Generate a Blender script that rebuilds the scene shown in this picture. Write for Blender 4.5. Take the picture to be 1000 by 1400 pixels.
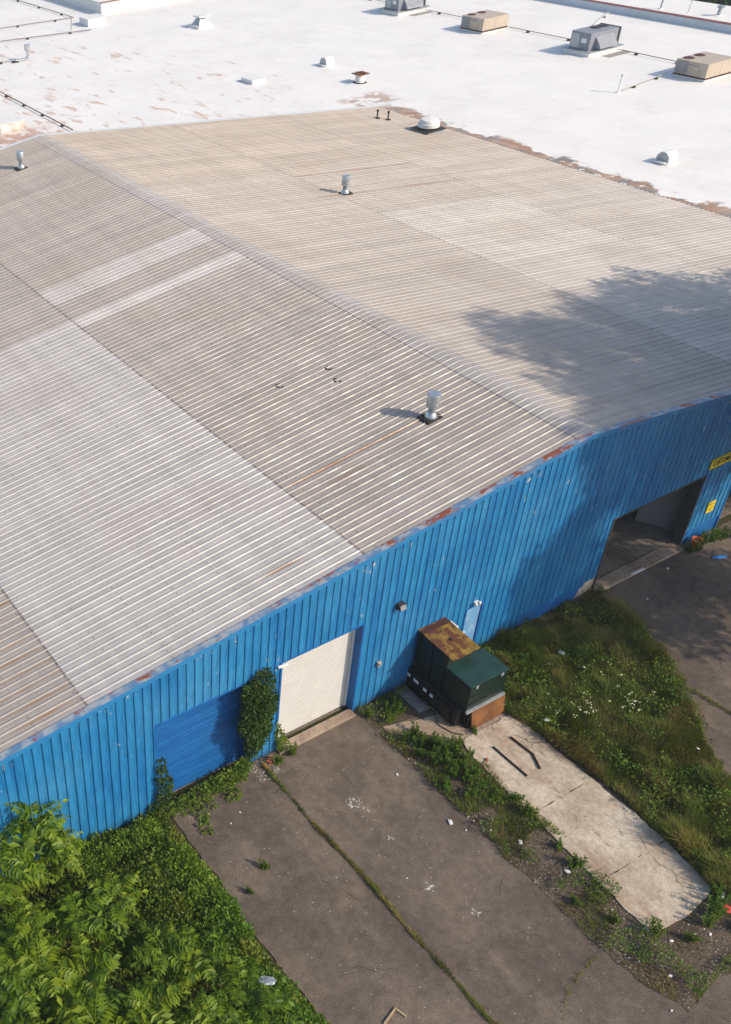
import bpy, bmesh, math, random
import numpy as np
from mathutils import Matrix, Vector
random.seed(7); rng = np.random.default_rng(7)
S = bpy.context.scene
for o in list(bpy.data.objects): bpy.data.objects.remove(o)
COL = S.collection
# ------------------------------------------------------------------ camera
cam = bpy.data.cameras.new('camera'); co = bpy.data.objects.new('camera', cam); COL.objects.link(co); S.camera = co
cam.sensor_fit = 'VERTICAL'; cam.sensor_height = 24.0; cam.lens = 1374.16/1400*24.0
cam.shift_x = (500-114.73)/1400; cam.shift_y = 0.0
cam.clip_start = .5; cam.clip_end = 3000
Rm = Matrix(((0.8795038673, 0.3305301649, -0.3423780914), (-0.4714170508, 0.5066872656, -0.7218268346), (-0.0651069237, 0.7962523626, 0.6014509651)))
co.matrix_world = Matrix.Translation((-27.8201, -17.8594, 27.9824)) @ Rm.to_4x4()
# ------------------------------------------------------------------ light
SUN_EL = math.radians(35); SH = Vector((.56, -.83, 0)).normalized()
SDIR = Vector((SH.x*math.cos(SUN_EL), SH.y*math.cos(SUN_EL), math.sin(SUN_EL)))
w = bpy.data.worlds.new('World'); S.world = w; w.use_nodes = True
nt = w.node_tree; bg = nt.nodes['Background']; sk = nt.nodes.new('ShaderNodeTexSky'); sk.sky_type = 'NISHITA'; sk.sun_disc = False
sk.sun_elevation = SUN_EL; sk.sun_rotation = math.atan2(SH.x, SH.y); sk.dust_density = 1.5
nt.links.new(sk.outputs[0], bg.inputs[0]); bg.inputs[1].default_value = .15
sl = bpy.data.lights.new('sun', 'SUN'); sl.energy = 3.3; sl.angle = math.radians(.9); sl.color = (1, .87, .69)
so = bpy.data.objects.new('sun', sl); COL.objects.link(so); so.rotation_euler = SDIR.to_track_quat('Z', 'Y').to_euler(); so.location = (20, -30, 40)
S.view_settings.view_transform = 'Standard'; S.view_settings.look = 'None'; S.view_settings.gamma = 1; S.view_settings.exposure = 0.40
S.render.engine = 'CYCLES'
# ------------------------------------------------------------------ node helpers
class G:
    def __init__(s, name, rough=.7, spec=.3, metal=0.):
        s.m = bpy.data.materials.new(name); s.m.use_nodes = True; s.t = s.m.node_tree; s.b = s.t.nodes['Principled BSDF']
        s.b.inputs['Roughness'].default_value = rough; s.b.inputs['Metallic'].default_value = metal; s.b.inputs['Specular IOR Level'].default_value = spec
        s.pos = s.n('ShaderNodeNewGeometry').outputs['Position']
        x = s.n('ShaderNodeSeparateXYZ'); s.l(s.pos, x.inputs[0]); s.x, s.y, s.z = x.outputs
    def n(s, t): return s.t.nodes.new(t)
    def l(s, a, b):
        if hasattr(a, 'is_output') or hasattr(a, 'links'): s.t.links.new(a, b)
        else:
            if isinstance(a, tuple) and len(a) == 3 and b.type == 'RGBA': a = (*a, 1)
            b.default_value = a
    def math(s, op, a, b=0., c=None, clamp=False):
        n = s.n('ShaderNodeMath'); n.operation = op; n.use_clamp = clamp; s.l(a, n.inputs[0]); s.l(b, n.inputs[1])
        if c is not None: s.l(c, n.inputs[2])
        return n.outputs[0]
    def vec(s, mul, off=(0, 0, 0), src=None):
        n = s.n('ShaderNodeVectorMath'); n.operation = 'MULTIPLY_ADD'; s.l(src or s.pos, n.inputs[0]); n.inputs[1].default_value = mul; n.inputs[2].default_value = off
        return n.outputs[0]
    def noise(s, scale, detail=4, rough=.55, vec=None, dist=0.):
        n = s.n('ShaderNodeTexNoise'); s.l(vec or s.pos, n.inputs['Vector']); n.inputs['Scale'].default_value = scale; n.inputs['Detail'].default_value = detail
        n.inputs['Roughness'].default_value = rough; n.inputs['Distortion'].default_value = dist; return n.outputs['Fac']
    def vor(s, scale, vec=None, feat='F1', out='Distance'):
        n = s.n('ShaderNodeTexVoronoi'); n.feature = feat; n.voronoi_dimensions = '2D'; s.l(vec or s.pos, n.inputs['Vector']); n.inputs['Scale'].default_value = scale; return n.outputs[out]
    def step(s, v, a, b, lo=0., hi=1.):
        n = s.n('ShaderNodeMapRange'); n.interpolation_type = 'SMOOTHSTEP'; s.l(v, n.inputs[0])
        for i, q in enumerate((a, b, lo, hi)): n.inputs[i+1].default_value = q
        return n.outputs[0]
    def band(s, v, a, b, soft):          # 1 between a and b
        return s.math('MULTIPLY', s.step(v, a-soft, a+soft), s.step(v, b-soft, b+soft, 1., 0.))
    def mix(s, f, a, b, mode='MIX'):
        n = s.n('ShaderNodeMix'); n.data_type = 'RGBA'; n.blend_type = mode; s.l(f, n.inputs[0]); s.l(a, n.inputs[6]); s.l(b, n.inputs[7]); return n.outputs[2]
    def mul(s, *a):
        r = a[0]
        for q in a[1:]: r = s.math('MULTIPLY', r, q)
        return r
    def gray(s, v):
        n = s.n('ShaderNodeCombineColor')
        for i in range(3): s.l(v, n.inputs[i])
        return n.outputs[0]
    def attr(s, name):
        n = s.n('ShaderNodeAttribute'); n.attribute_name = name; return n.outputs['Fac']
    def oinfo(s, o='Color'):
        return s.n('ShaderNodeObjectInfo').outputs[o]
    def base(s, c): s.l(c, s.b.inputs['Base Color']); return s
    def rough(s, v): s.l(v, s.b.inputs['Roughness']); return s
    def bump(s, h, d=.02, st=1.):
        n = s.n('ShaderNodeBump'); s.l(h, n.inputs['Height']); n.inputs['Distance'].default_value = d; n.inputs['Strength'].default_value = st; s.t.links.new(n.outputs[0], s.b.inputs['Normal']); return s
# ------------------------------------------------------------------ materials
M = {}
def mat_plain(name, c, rough=.6, var=.25, scale=3., metal=0., spec=.35, c2=None, th=(.5, .62), bumpd=.004, scale2=None):
    g = G(name, rough, spec, metal); v = g.step(g.noise(scale, 5), .25, .75, 1-var, 1+var*.6)
    k = g.mix(1., c, g.gray(v), 'MULTIPLY')
    if c2: k = g.mix(g.step(g.noise(scale2 or scale*.6, 6, .62), *th), k, c2)
    g.base(k); g.bump(g.noise(scale*9, 4), bumpd); M[name] = g.m; return g
def mat_roof():
    g = G('weathered_roof_metal', .42, .45)
    c = g.oinfo()
    st = g.noise(1., 6, .6, g.vec((.12, 4.5, .3)))              # streaks running down the slope
    c = g.mix(1., c, g.gray(g.step(st, .25, .75, .86, 1.1)), 'MULTIPLY')
    pl = g.noise(1., 5, .65, g.vec((1.6, .12, 1)))               # faint bands over the purlins
    c = g.mix(1., c, g.gray(g.step(pl, .3, .7, .92, 1.06)), 'MULTIPLY')
    blot = g.noise(.22, 5, .6); c = g.mix(g.step(blot, .45, .72, 0, .35), c, (.30, .245, .195))
    # dirt held at the end laps
    for xs in (-19.65, -9.6, 10.1, 19.4):
        dn = g.mul(g.band(g.x, xs-.05, xs+.03, .03), g.step(g.noise(5., 4, .7), .36, .6)); c = g.mix(g.mul(dn, .8), c, (.10, .08, .065))
    # fasteners: a dot on every rib at each purlin, some rusted
    fx = g.math('SUBTRACT', g.math('PINGPONG', g.x, .76), 0.); fy = g.math('PINGPONG', g.math('ADD', g.y, .06), .1524)
    d = g.math('SQRT', g.math('ADD', g.math('POWER', fx, 2.), g.math('POWER', fy, 2.)))
    scr = g.mul(g.step(d, .020, .040, 1., 0.), g.step(g.noise(2.3, 3), .46, .60)); c = g.mix(g.mul(scr, .65), c, (.09, .055, .035))
    # rust runs
    rn = g.step(g.noise(1., 5, .7, g.vec((.35, 3., 1))), .35, .6, .35, 1.)
    runs = [(-9.3, -3.5, 4.28, 4.40), (-8.2, -6.6, 3.55, 3.62), (10.2, 19.2, 29.22, 29.36), (8.8, 19.6, 25.35, 25.47), (9.6, 24., 26.5, 26.58), (-12.6, -11.4, 1.22, 1.33), (12., 26., 31.6, 31.68), (4., 9.5, 24.1, 24.16)]
    acc = None
    for a, b, y0, y1 in runs:
        q = g.mul(g.band(g.x, a, b, .4), g.band(g.y, y0, y1, .05)); acc = q if acc is None else g.math('MAXIMUM', acc, q)
    c = g.mix(g.mul(acc, rn, .85), c, (.25, .125, .06))
    fl = g.mul(g.step(g.x, -19.6, -19.8), g.step(g.x, -23.5, -20.), g.step(g.math('PINGPONG', g.math('ADD', g.y, .0), .305), .02, .10, 1., 0.), g.step(g.noise(1., 3, .6, g.vec((.2, 1.6, 1))), .42, .58))
    c = g.mix(g.mul(fl, .8), c, (.30, .16, .06))
    sp = g.step(g.noise(1., 6, .75, g.vec((.9, 3.2, 1), (7, 3, 0))), .67, .76); c = g.mix(g.mul(sp, .55), c, (.24, .13, .06))
    g.base(c); g.rough(g.step(g.noise(1.5, 4), .3, .7, .36, .55)); g.bump(g.noise(1., 4, .6, g.vec((.8, 2.2, 1))), .02); M['roof'] = g.m
mat_roof()
def mat_blue():
    g = G('blue_painted_sheet', .45, .4)
    c = g.mix(g.step(g.noise(1., 5, .6, g.vec((2.2, 2.2, .25))), .3, .7), (.008, .128, .335), (.020, .190, .405))
    c = g.mix(g.step(g.noise(.35, 4), .42, .7, 0, .6), c, (.045, .225, .425))
    c = g.mix(1., c, g.gray(g.step(g.noise(9., 5, .65, g.vec((1, 1, .18))), .25, .75, .80, 1.14)), 'MULTIPLY')
    # peeling paint, mostly under the eave and in a few vertical strips
    eave = g.math('SUBTRACT', 8.1, g.math('MULTIPLY', g.math('ABSOLUTE', g.x), .118)); dz = g.math('SUBTRACT', eave, g.z)
    wv = g.step(dz, .1, 4.5, .055, -.015)
    pn = g.math('ADD', g.noise(1., 6, .72, g.vec((7., 7., 2.6))), wv)
    rg = g.step(g.noise(.55, 3), .42, .66, -.10, .03)
    pk = g.step(g.math('ADD', pn, rg), .66, .677); c = g.mix(pk, c, g.mix(g.noise(9., 3), (.24, .29, .34), (.60, .59, .57)))
    dk = g.step(g.math('ADD', g.noise(1., 6, .7, g.vec((5., 5., 1.2), (3, 1, 9))), rg), .66, .69); c = g.mix(g.mul(dk, .75), c, (.01, .07, .16))
    gr = g.step(g.math('ADD', g.z, g.math('MULTIPLY', g.noise(3., 4), .5)), .25, .75, .55, 0.); c = g.mix(gr, c, (.03, .075, .13))
    g.base(c); g.bump(g.math('ADD', g.noise(2., 3), g.math('MULTIPLY', pk, -.1)), .03); M['blue'] = g.m
    g = G('blue_painted_trim', .42, .4)   # rake flashing: faded pale on top, blue on the face
    nz = g.n('ShaderNodeSeparateXYZ'); g.l(g.n('ShaderNodeNewGeometry').outputs['True Normal'], nz.inputs[0])
    fade = g.step(nz.outputs[2], .5, .8)
    nb = g.noise(2.5, 5, .6); pale = g.mix(g.step(nb, .4, .62), (.11, .21, .35), (.33, .36, .38))
    c = g.mix(fade, g.mix(g.noise(3., 4), (.014, .14, .36), (.035, .22, .45)), pale)
    rust = g.mul(g.step(g.math('ADD', g.noise(1., 6, .66, g.vec((1.1, 4., .8))), g.step(g.x, -14., -6., -.03, .05)), .56, .59), g.step(fade, 0., 1., .12, 1.))
    c = g.mix(rust, c, g.mix(g.noise(12., 3), (.20, .045, .02), (.32, .10, .045)))
    g.base(c); M['trim'] = g.m
    g = G('blue_roller_slat', .4, .4)
    c = g.mix(g.step(g.noise(1., 4, .6, g.vec((.5, 1, 9.))), .3, .7), (.006, .082, .27), (.012, .122, .35)); c = g.mix(g.step(g.noise(1.3, 5), .5, .75, 0, .5), c, (.007, .07, .23)); g.base(c); M['blue_slat'] = g.m
    mat_plain('blue_base', (.008, .12, .36), .55, .25, 2.)
mat_blue()
def mat_membrane():
    g = G('white_roof_membrane', .65, .2)
    c = g.mix(g.step(g.noise(.25, 5), .35, .7), (.77, .75, .72), (.72, .705, .68))
    c = g.mix(g.step(g.noise(1., 4, .6, g.vec((.5, .06, 1))), .45, .7, 0, .4), c, (.76, .75, .72))
    # flaked patches, denser towards the old end of the roof, stretched along the sheets
    reg = g.math('ADD', g.step(g.x, 12., 40., .05, -.085), g.step(g.noise(.09, 2), .35, .65, -.03, .02))
    pv = g.math('ADD', g.noise(1., 6, .62, g.vec((1.05, .33, 1)), .4), reg); pk = g.step(pv, .615, .65)
    c = g.mix(g.mul(pk, .85), c, g.mix(g.step(g.noise(1.7, 3), .4, .65), (.60, .43, .33), (.52, .42, .36)))
    # tar and rust by the low eave of the metal roof
    e = g.mul(g.band(g.x, 28.2, 30.4, .5), g.step(g.y, 43.5, 42.), g.step(g.math('ADD', g.noise(.5, 5, .65), g.step(g.x, 28.6, 31., .13, -.10)), .49, .56))
    c = g.mix(g.mul(e, .95), c, g.mix(g.step(g.noise(1.1, 4), .42, .6), (.34, .19, .12), (.19, .17, .165)))
    e2 = g.mul(g.band(g.x, 27.5, 31.5, .6), g.band(g.y, 43.5, 46.3, .4), g.step(g.noise(.9, 4), .42, .52)); c = g.mix(g.mul(e2, .8), c, (.40, .27, .20))
    e3 = g.mul(g.step(g.x, 8.5, 4.), g.step(g.y, 57.5, 54.5), g.step(g.noise(1.1, 5), .42, .52)); c = g.mix(g.mul(e3, .85), c, (.44, .22, .13))
    pd_ = g.band(g.noise(.11, 4, .6), .50, .54, .02); c = g.mix(g.mul(pd_, .2), c, (.58, .55, .50)); c = g.mix(g.step(g.noise(.2, 6, .68), .54, .74, 0, .25), c, (.62, .595, .55))
    sm = g.step(g.math('PINGPONG', g.x, 1.5), .012, .04, 1., 0.); c = g.mix(g.mul(sm, .4), c, (.55, .53, .5))
    sm = g.step(g.math('PINGPONG', g.math('ADD', g.y, 3.), 9.), .012, .05, 1., 0.); c = g.mix(g.mul(sm, .4), c, (.55, .53, .5))
    g.base(c); g.bump(g.noise(.6, 4), .03); M['membrane'] = g.m
mat_membrane()
def mat_asphalt():
    g = G('old_asphalt', .88, .25)
    c = g.mix(g.step(g.noise(.35, 6, .6), .35, .68), (.092, .073, .058), (.150, .117, .090))
    c = g.mix(g.step(g.noise(.9, 5, .6, g.vec((1, .5, 1), (9, 2, 0))), .52, .75, 0, .6), c, (.195, .152, .115))
    c = g.mix(g.step(g.noise(.5, 4, .6, g.vec((1, 1, 1), (31, 12, 0))), .62, .74, 0, .35), c, (.20, .135, .085))
    c = g.mix(1., c, g.gray(g.step(g.noise(3.2, 6, .68), .28, .72, .80, 1.22)), 'MULTIPLY')
    sp = g.noise(30., 4, .8); c = g.mix(1., c, g.gray(g.step(sp, .28, .72, .5, 1.6)), 'MULTIPLY')
    ag = g.step(g.vor(60.), .05, .12, 1., 0.); c = g.mix(g.mul(ag, .35), c, (.26, .24, .22))
    # hair cracks
    dv = g.n('ShaderNodeVectorMath'); dv.operation = 'ADD'; g.l(g.pos, dv.inputs[0])
    nz = g.n('ShaderNodeTexNoise'); nz.inputs['Scale'].default_value = .9; nz.inputs['Detail'].default_value = 5; g.l(g.pos, nz.inputs['Vector']); g.l(g.vec((1.6, 1.6, 0), src=nz.outputs['Color']), dv.inputs[1])
    ed = g.vor(.28, dv.outputs[0], 'DISTANCE_TO_EDGE'); ck = g.mul(g.step(ed, .001, .004, 1., 0.), g.step(g.noise(.5, 3), .52, .62)); c = g.mix(g.mul(ck, .45), c, (.03, .027, .024))
    # dried white paint spills
    sc = g.step(g.noise(9., 4, .7, g.vec((1, 1, 1), (4, 8, 0))), .52, .58)
    acc = None
    for px, py, r in ((-11.95, -6.6, .2), (-11.88, -3.1, .3), (-11.75, -3.5, .14), (-11.8, -4.7, .12), (-11.4, -7.9, .16)):
        q = g.math('SQRT', g.math('ADD', g.math('POWER', g.math('SUBTRACT', g.x, px), 2.), g.math('POWER', g.math('SUBTRACT', g.y, py), 2.)))
        q = g.step(q, r*.5, r*1.15, 1., 0.); acc = q if acc is None else g.math('MAXIMUM', acc, q)
    c = g.mix(g.mul(acc, sc, .9), c, (.62, .60, .58))
    g.base(c); g.bump(g.math('ADD', sp, g.math('MULTIPLY', ck, -2.)), .012); M['asphalt'] = g.m
mat_asphalt()
def mat_concrete(name, a, b, stain, edge=.0):
    g = G(name, .85, .25)
    c = g.mix(g.step(g.noise(.8, 6, .6), .35, .68), a, b)
    c = g.mix(g.step(g.noise(.55, 6, .62, g.vec((1, .35, 1), (5, 0, 0))), .46, .64, 0, .8), c, stain)
    c = g.mix(1., c, g.gray(g.step(g.noise(7., 8, .75), .25, .75, .72, 1.25)), 'MULTIPLY')
    dv = g.n('ShaderNodeVectorMath'); dv.operation = 'ADD'; g.l(g.pos, dv.inputs[0])
    nz = g.n('ShaderNodeTexNoise'); nz.inputs['Scale'].default_value = 1.4; nz.inputs['Detail'].default_value = 6; g.l(g.pos, nz.inputs['Vector']); g.l(g.vec((.9, .9, 0), src=nz.outputs['Color']), dv.inputs[1])
    ed = g.vor(.42, dv.outputs[0], 'DISTANCE_TO_EDGE'); ck = g.mul(g.step(ed, .003, .010, 1., 0.), g.step(g.noise(.6, 2), .50, .58)); c = g.mix(g.mul(ck, .6), c, (.07, .055, .04))
    fl = g.step(g.noise(4., 6, .72, g.vec((1.8, .5, 1))), .58, .66); c = g.mix(g.mul(fl, .6), c, (.10, .085, .07))
    g.base(c); g.bump(g.math('ADD', g.noise(16., 4), g.math('MULTIPLY', ck, -1.5)), .012); M[name] = g.m
mat_concrete('concrete', (.40, .32, .235), (.54, .46, .36), (.27, .175, .115))
mat_concrete('concrete_tan', (.30, .225, .165), (.38, .30, .23), (.22, .15, .11))
mat_concrete('concrete_gray', (.20, .185, .165), (.27, .25, .22), (.14, .12, .10))
mat_concrete('floor_concrete', (.17, .145, .12), (.24, .205, .17), (.11, .09, .075))
def mat_soil(name, a, b, cdark):
    g = G(name, .95, .15)
    c = g.mix(g.step(g.noise(1.3, 6), .35, .65), a, b); c = g.mix(g.step(g.noise(7., 5, .7), .5, .65, 0, .8), c, cdark)
    g.base(c); g.bump(g.noise(12., 6, .7), .06); M[name] = g.m
mat_soil('soil', (.085, .065, .045), (.13, .10, .07), (.045, .042, .025))
mat_soil('turf_soil', (.05, .055, .022), (.085, .075, .035), (.03, .035, .015))
def mat_leaf(name, cols, trans=.35, rough=.5, spec=.3, pscale=.5):
    g = G(name, rough, spec); t = g.attr('tint')
    c = g.mix(g.step(t, .1, .9), cols[0], cols[1]); c = g.mix(g.step(g.noise(pscale, 4), .42, .64), c, g.mix(t, cols[2], cols[3]))
    g.base(c)
    tr = g.n('ShaderNodeBsdfTranslucent'); g.l(g.mix(1., c, (1.25, 1.3, .5), 'MULTIPLY'), tr.inputs[0]); mx = g.n('ShaderNodeMixShader'); mx.inputs[0].default_value = trans
    out = g.t.nodes['Material Output']; g.l(g.b.outputs[0], mx.inputs[1]); g.l(tr.outputs[0], mx.inputs[2]); g.l(mx.outputs[0], out.inputs[0]); M[name] = g.m
mat_leaf('leaf_sumac', ((.045, .105, .007), (.15, .235, .010), (.09, .165, .008), (.25, .31, .015)))
mat_leaf('leaf_shrub', ((.06, .14, .012), (.14, .25, .018), (.10, .19, .014), (.20, .29, .024)))
mat_leaf('leaf_cover', ((.05, .105, .010), (.155, .225, .015), (.10, .135, .015), (.23, .25, .028)), pscale=.8)
mat_leaf('leaf_vine', ((.018, .05, .010), (.05, .10, .016), (.03, .075, .012), (.085, .135, .02)), pscale=1.5)
mat_leaf('leaf_creeper', ((.07, .13, .015), (.16, .235, .022), (.10, .17, .018), (.20, .26, .03)), pscale=1.5)
mat_leaf('leaf_tree', ((.025, .065, .012), (.06, .12, .02), (.035, .085, .014), (.08, .14, .022)), .3)
mat_leaf('grass', ((.065, .10, .012), (.145, .17, .022), (.17, .145, .035), (.29, .235, .075)), .3, .65, .2, .55)
mat_leaf('weed', ((.05, .12, .013), (.12, .205, .018), (.09, .15, .016), (.18, .225, .028)), .3, .6, .2, 1.)
for nm, c in (('flower', (.72, .70, .42)), ('litter_white', (.74, .73, .70)), ('litter_red', (.5, .04, .04)), ('litter_blue', (.03, .22, .6))): mat_plain(nm, c, .6, .12, 8.)
mat_plain('bark', (.10, .075, .05), .9, .35, 4., bumpd=.03)
mat_plain('stem', (.09, .10, .035), .8, .3, 4.)
mat_plain('white_slat', (.55, .535, .51), .45, .06, 1.5)
mat_plain('white_paint', (.72, .71, .68), .5, .1, 3.)
mat_plain('galvanised', (.55, .57, .58), .32, .2, 5., .75, .5)
mat_plain('galv_dull', (.36, .40, .42), .45, .25, 5., .45, .5)
mat_plain('tar', (.03, .027, .025), .8, .3, 6.)
mat_plain('black_steel', (.006, .006, .007), .55, .35, 3., c2=(.018, .014, .011), th=(.56, .66))
mat_plain('green_steel', (.005, .016, .013), .42, .25, 2., c2=(.06, .045, .03), th=(.60, .72))
mat_plain('green_lid', (.014, .046, .040), .38, .25, 2., c2=(.10, .06, .035), th=(.56, .72), scale2=1.1)
mat_plain('rust_yellow', (.24, .145, .026), .7, .45, 3., c2=(.105, .034, .016), th=(.45, .53), scale2=2.4)
mat_plain('rust_dark', (.06, .022, .014), .8, .3, 4.)
mat_plain('rust_plate', (.19, .08, .026), .75, .35, 2., c2=(.12, .042, .016), th=(.46, .60), scale2=2.2)
mat_plain('beige_cabinet', (.46, .385, .30), .5, .1, 2.)
mat_plain('gray_cabinet', (.22, .235, .27), .45, .12, 2.)
mat_plain('dark_grille', (.035, .03, .032), .6, .2, 6.)
mat_plain('red_grille', (.10, .03, .025), .6, .2, 6.)
mat_plain('red_coping', (.22, .07, .055), .6, .25, 2.)
mat_plain('parapet_skin', (.56, .60, .63), .6, .08, 1.)
mat_plain('pale_door', (.13, .30, .52), .5, .12, 3., c2=(.22, .38, .56))
mat_plain('sign_yellow', (.72, .55, .03), .45, .08, 5.)
mat_plain('sign_ink', (.012, .012, .012), .5, .1, 5.)
mat_plain('brick', (.40, .115, .06), .85, .25, 9.)
mat_plain('stone', (.33, .30, .27), .9, .35, 9.)
mat_plain('interior_panel', (.22, .21, .205), .8, .12, 2.)
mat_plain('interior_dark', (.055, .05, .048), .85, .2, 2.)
mat_plain('orange_plastic', (.62, .13, .03), .5, .1, 5.)
mat_plain('wood', (.40, .30, .19), .8, .25, 6.)
mat_plain('conduit', (.17, .12, .105), .6, .2, 4.)
# ------------------------------------------------------------------ mesh helpers
def mesh(name, V, F, tint=None, smooth=False):
    me = bpy.data.meshes.new(name); V = np.asarray(V, np.float32).reshape(-1, 3)
    if isinstance(F, np.ndarray):
        n, k = F.shape; me.vertices.add(len(V)); me.vertices.foreach_set('co', V.ravel()); me.loops.add(n*k); me.loops.foreach_set('vertex_index', F.ravel().astype(np.int32))
        me.polygons.add(n); me.polygons.foreach_set('loop_start', np.arange(0, n*k, k, dtype=np.int32)); me.polygons.foreach_set('loop_total', np.full(n, k, np.int32)); me.update(calc_edges=True)
    else: me.from_pydata(V.tolist(), [], F); me.update()
    if tint is not None:
        a = me.attributes.new('tint', 'FLOAT', 'POINT'); a.data.foreach_set('value', np.asarray(tint, np.float32))
    if smooth: me.polygons.foreach_set('use_smooth', np.ones(len(me.polygons), bool))
    return me
def obj(name, me, m=None, parent=None, loc=None, rz=None):
    o = bpy.data.objects.new(name, me); COL.objects.link(o)
    if m and me is not None and not me.materials: me.materials.append(M[m])
    if parent: o.parent = parent
    if loc is not None: o.location = loc
    if rz is not None: o.rotation_euler.z = rz
    return o
def tag(o, label, cat, group=None):
    o['label'] = label; o['category'] = cat
    if group: o['group'] = group
    return o
def thing(name, label, cat, loc=(0, 0, 0), rz=0., group=None):
    o = obj(name, None, loc=loc, rz=rz); return tag(o, label, cat, group)
def struct(o): o['kind'] = 'structure'; return o
def stuff(o): o['kind'] = 'stuff'; return o
class B:                                   # a small mesh builder
    def __init__(s): s.v = []; s.f = []
    def add(s, V, F):
        k = len(s.v); s.v += [tuple(map(float, p)) for p in V]; s.f += [tuple(i+k for i in f) for f in F]; return s
    def box(s, x0, x1, y0, y1, z0, z1):
        return s.add([(x, y, z) for z in (z0, z1) for y in (y0, y1) for x in (x0, x1)], [(0, 2, 3, 1), (4, 5, 7, 6), (0, 1, 5, 4), (2, 6, 7, 3), (0, 4, 6, 2), (1, 3, 7, 5)])
    def hexa(s, P): return s.add(P, [(0, 3, 2, 1), (4, 5, 6, 7), (0, 1, 5, 4), (1, 2, 6, 5), (2, 3, 7, 6), (3, 0, 4, 7)])
    def lathe(s, prof, n=24, c=(0, 0, 0), cap=True):
        V = []; F = []
        for r, z in prof:
            for i in range(n): a = 2*math.pi*i/n; V.append((c[0]+r*math.cos(a), c[1]+r*math.sin(a), c[2]+z))
        for j in range(len(prof)-1):
            for i in range(n): F.append((j*n+i, j*n+(i+1) % n, (j+1)*n+(i+1) % n, (j+1)*n+i))
        if cap: F.append(tuple(reversed(range(n)))); F.append(tuple((len(prof)-1)*n+i for i in range(n)))
        return s.add(V, F)
    def tube(s, pts, rad, n=8):
        pts = [Vector(p) for p in pts]; rad = rad if hasattr(rad, '__len__') else [rad]*len(pts); V = []; F = []
        for i, p in enumerate(pts):
            d = (pts[min(i+1, len(pts)-1)]-pts[max(i-1, 0)]).normalized(); u = d.cross(Vector((0, 0, 1)));
            if u.length < 1e-3: u = Vector((1, 0, 0))
            u.normalize(); q = d.cross(u)
            for k in range(n): a = 2*math.pi*k/n; V.append(p+(u*math.cos(a)+q*math.sin(a))*rad[i])
        for i in range(len(pts)-1):
            for k in range(n): F.append((i*n+k, i*n+(k+1) % n, (i+1)*n+(k+1) % n, (i+1)*n+k))
        F.append(tuple(reversed(range(n)))); F.append(tuple((len(pts)-1)*n+k for k in range(n)))
        return s.add(V, F)
    def prism(s, P, z0, z1):
        n = len(P); z0 = z0 if hasattr(z0, '__len__') else [z0]*n; z1 = z1 if hasattr(z1, '__len__') else [z1]*n
        return s.add([(p[0], p[1], z0[i]) for i, p in enumerate(P)]+[(p[0], p[1], z1[i]) for i, p in enumerate(P)], [tuple(reversed(range(n))), tuple(range(n, 2*n))]+[(i, (i+1) % n, n+(i+1) % n, n+i) for i in range(n)])
    def me(s, name, smooth=False): return mesh(name, s.v, s.f, smooth=smooth)
    def obj(s, name, m, parent=None, loc=None, rz=None, smooth=False, bevel=0.):
        o = obj(name, s.me(name, smooth), m, parent, loc, rz)
        if bevel: b = o.modifiers.new('bevel', 'BEVEL'); b.width = bevel; b.segments = 2; b.limit_method = 'ANGLE'
        if smooth: o.data.set_sharp_from_angle(angle=math.radians(40))
        return o
def outline(P, step=.25, amp=.05, seed=0, skip=()):
    r = np.random.default_rng(seed); out = []
    for i in range(len(P)):
        a = np.array(P[i], float); b = np.array(P[(i+1) % len(P)], float); L = np.hypot(*(b-a)); n = max(1, int(L/step)); nn = np.array([-(b-a)[1], (b-a)[0]])/L
        j = 0.
        for k in range(n):
            j = .6*j+r.normal(0, amp)*.7; q = a+(b-a)*k/n
            if i not in skip: q = q+nn*(j if k else 0)
            out.append(tuple(q))
    return out
_g = np.random.default_rng(3).random((64, 64))
def vnoise(x, y):                          # smooth value noise in [0,1]
    xi = np.floor(x).astype(int); yi = np.floor(y).astype(int); fx = x-xi; fy = y-yi; fx = fx*fx*(3-2*fx); fy = fy*fy*(3-2*fy)
    a = _g[xi % 64, yi % 64]; b = _g[(xi+1) % 64, yi % 64]; c = _g[xi % 64, (yi+1) % 64]; d = _g[(xi+1) % 64, (yi+1) % 64]
    return (a*(1-fx)+b*fx)*(1-fy)+(c*(1-fx)+d*fx)*fy
def inpoly(x, y, P):
    c = np.zeros(len(x), bool); n = len(P)
    for i in range(n):
        x0, y0 = P[i]; x1, y1 = P[(i+1) % n]
        if y0 == y1: continue
        k = ((y0 > y) != (y1 > y)) & (x < (x1-x0)*(y-y0)/(y1-y0)+x0); c ^= k
    return c
def leaves(P, D, L, W, tint, fold=.25, r=None):
    """folded diamond leaves: P base points, D directions, L length, W width"""
    r = r or rng; n = len(P); D = D/np.linalg.norm(D, axis=1, keepdims=True); U = r.normal(size=(n, 3)); U[:, 2] = np.abs(U[:, 2])+1.
    side = np.cross(D, U); side /= np.linalg.norm(side, axis=1, keepdims=True)+1e-9; up = np.cross(side, D)
    L = np.broadcast_to(L, n)[:, None]; W = np.broadcast_to(W, n)[:, None]; mid = P+D*L*.45
    V = np.stack([P, mid+side*W*.5+up*W*fold, P+D*L-up*L*.12, mid-side*W*.5+up*W*fold], 1).reshape(-1, 3)
    i = np.arange(n)[:, None]*4; F = np.concatenate([i+np.array([[0, 1, 2]]), i+np.array([[0, 2, 3]])])
    return V, F, np.repeat(tint, 4)
def merge(parts):
    k = 0; V = []; F = []; T = []
    for v, f, t in parts: V.append(v); F.append(f+k); T.append(t); k += len(v)
    return np.concatenate(V), np.concatenate(F), np.concatenate(T)
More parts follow.
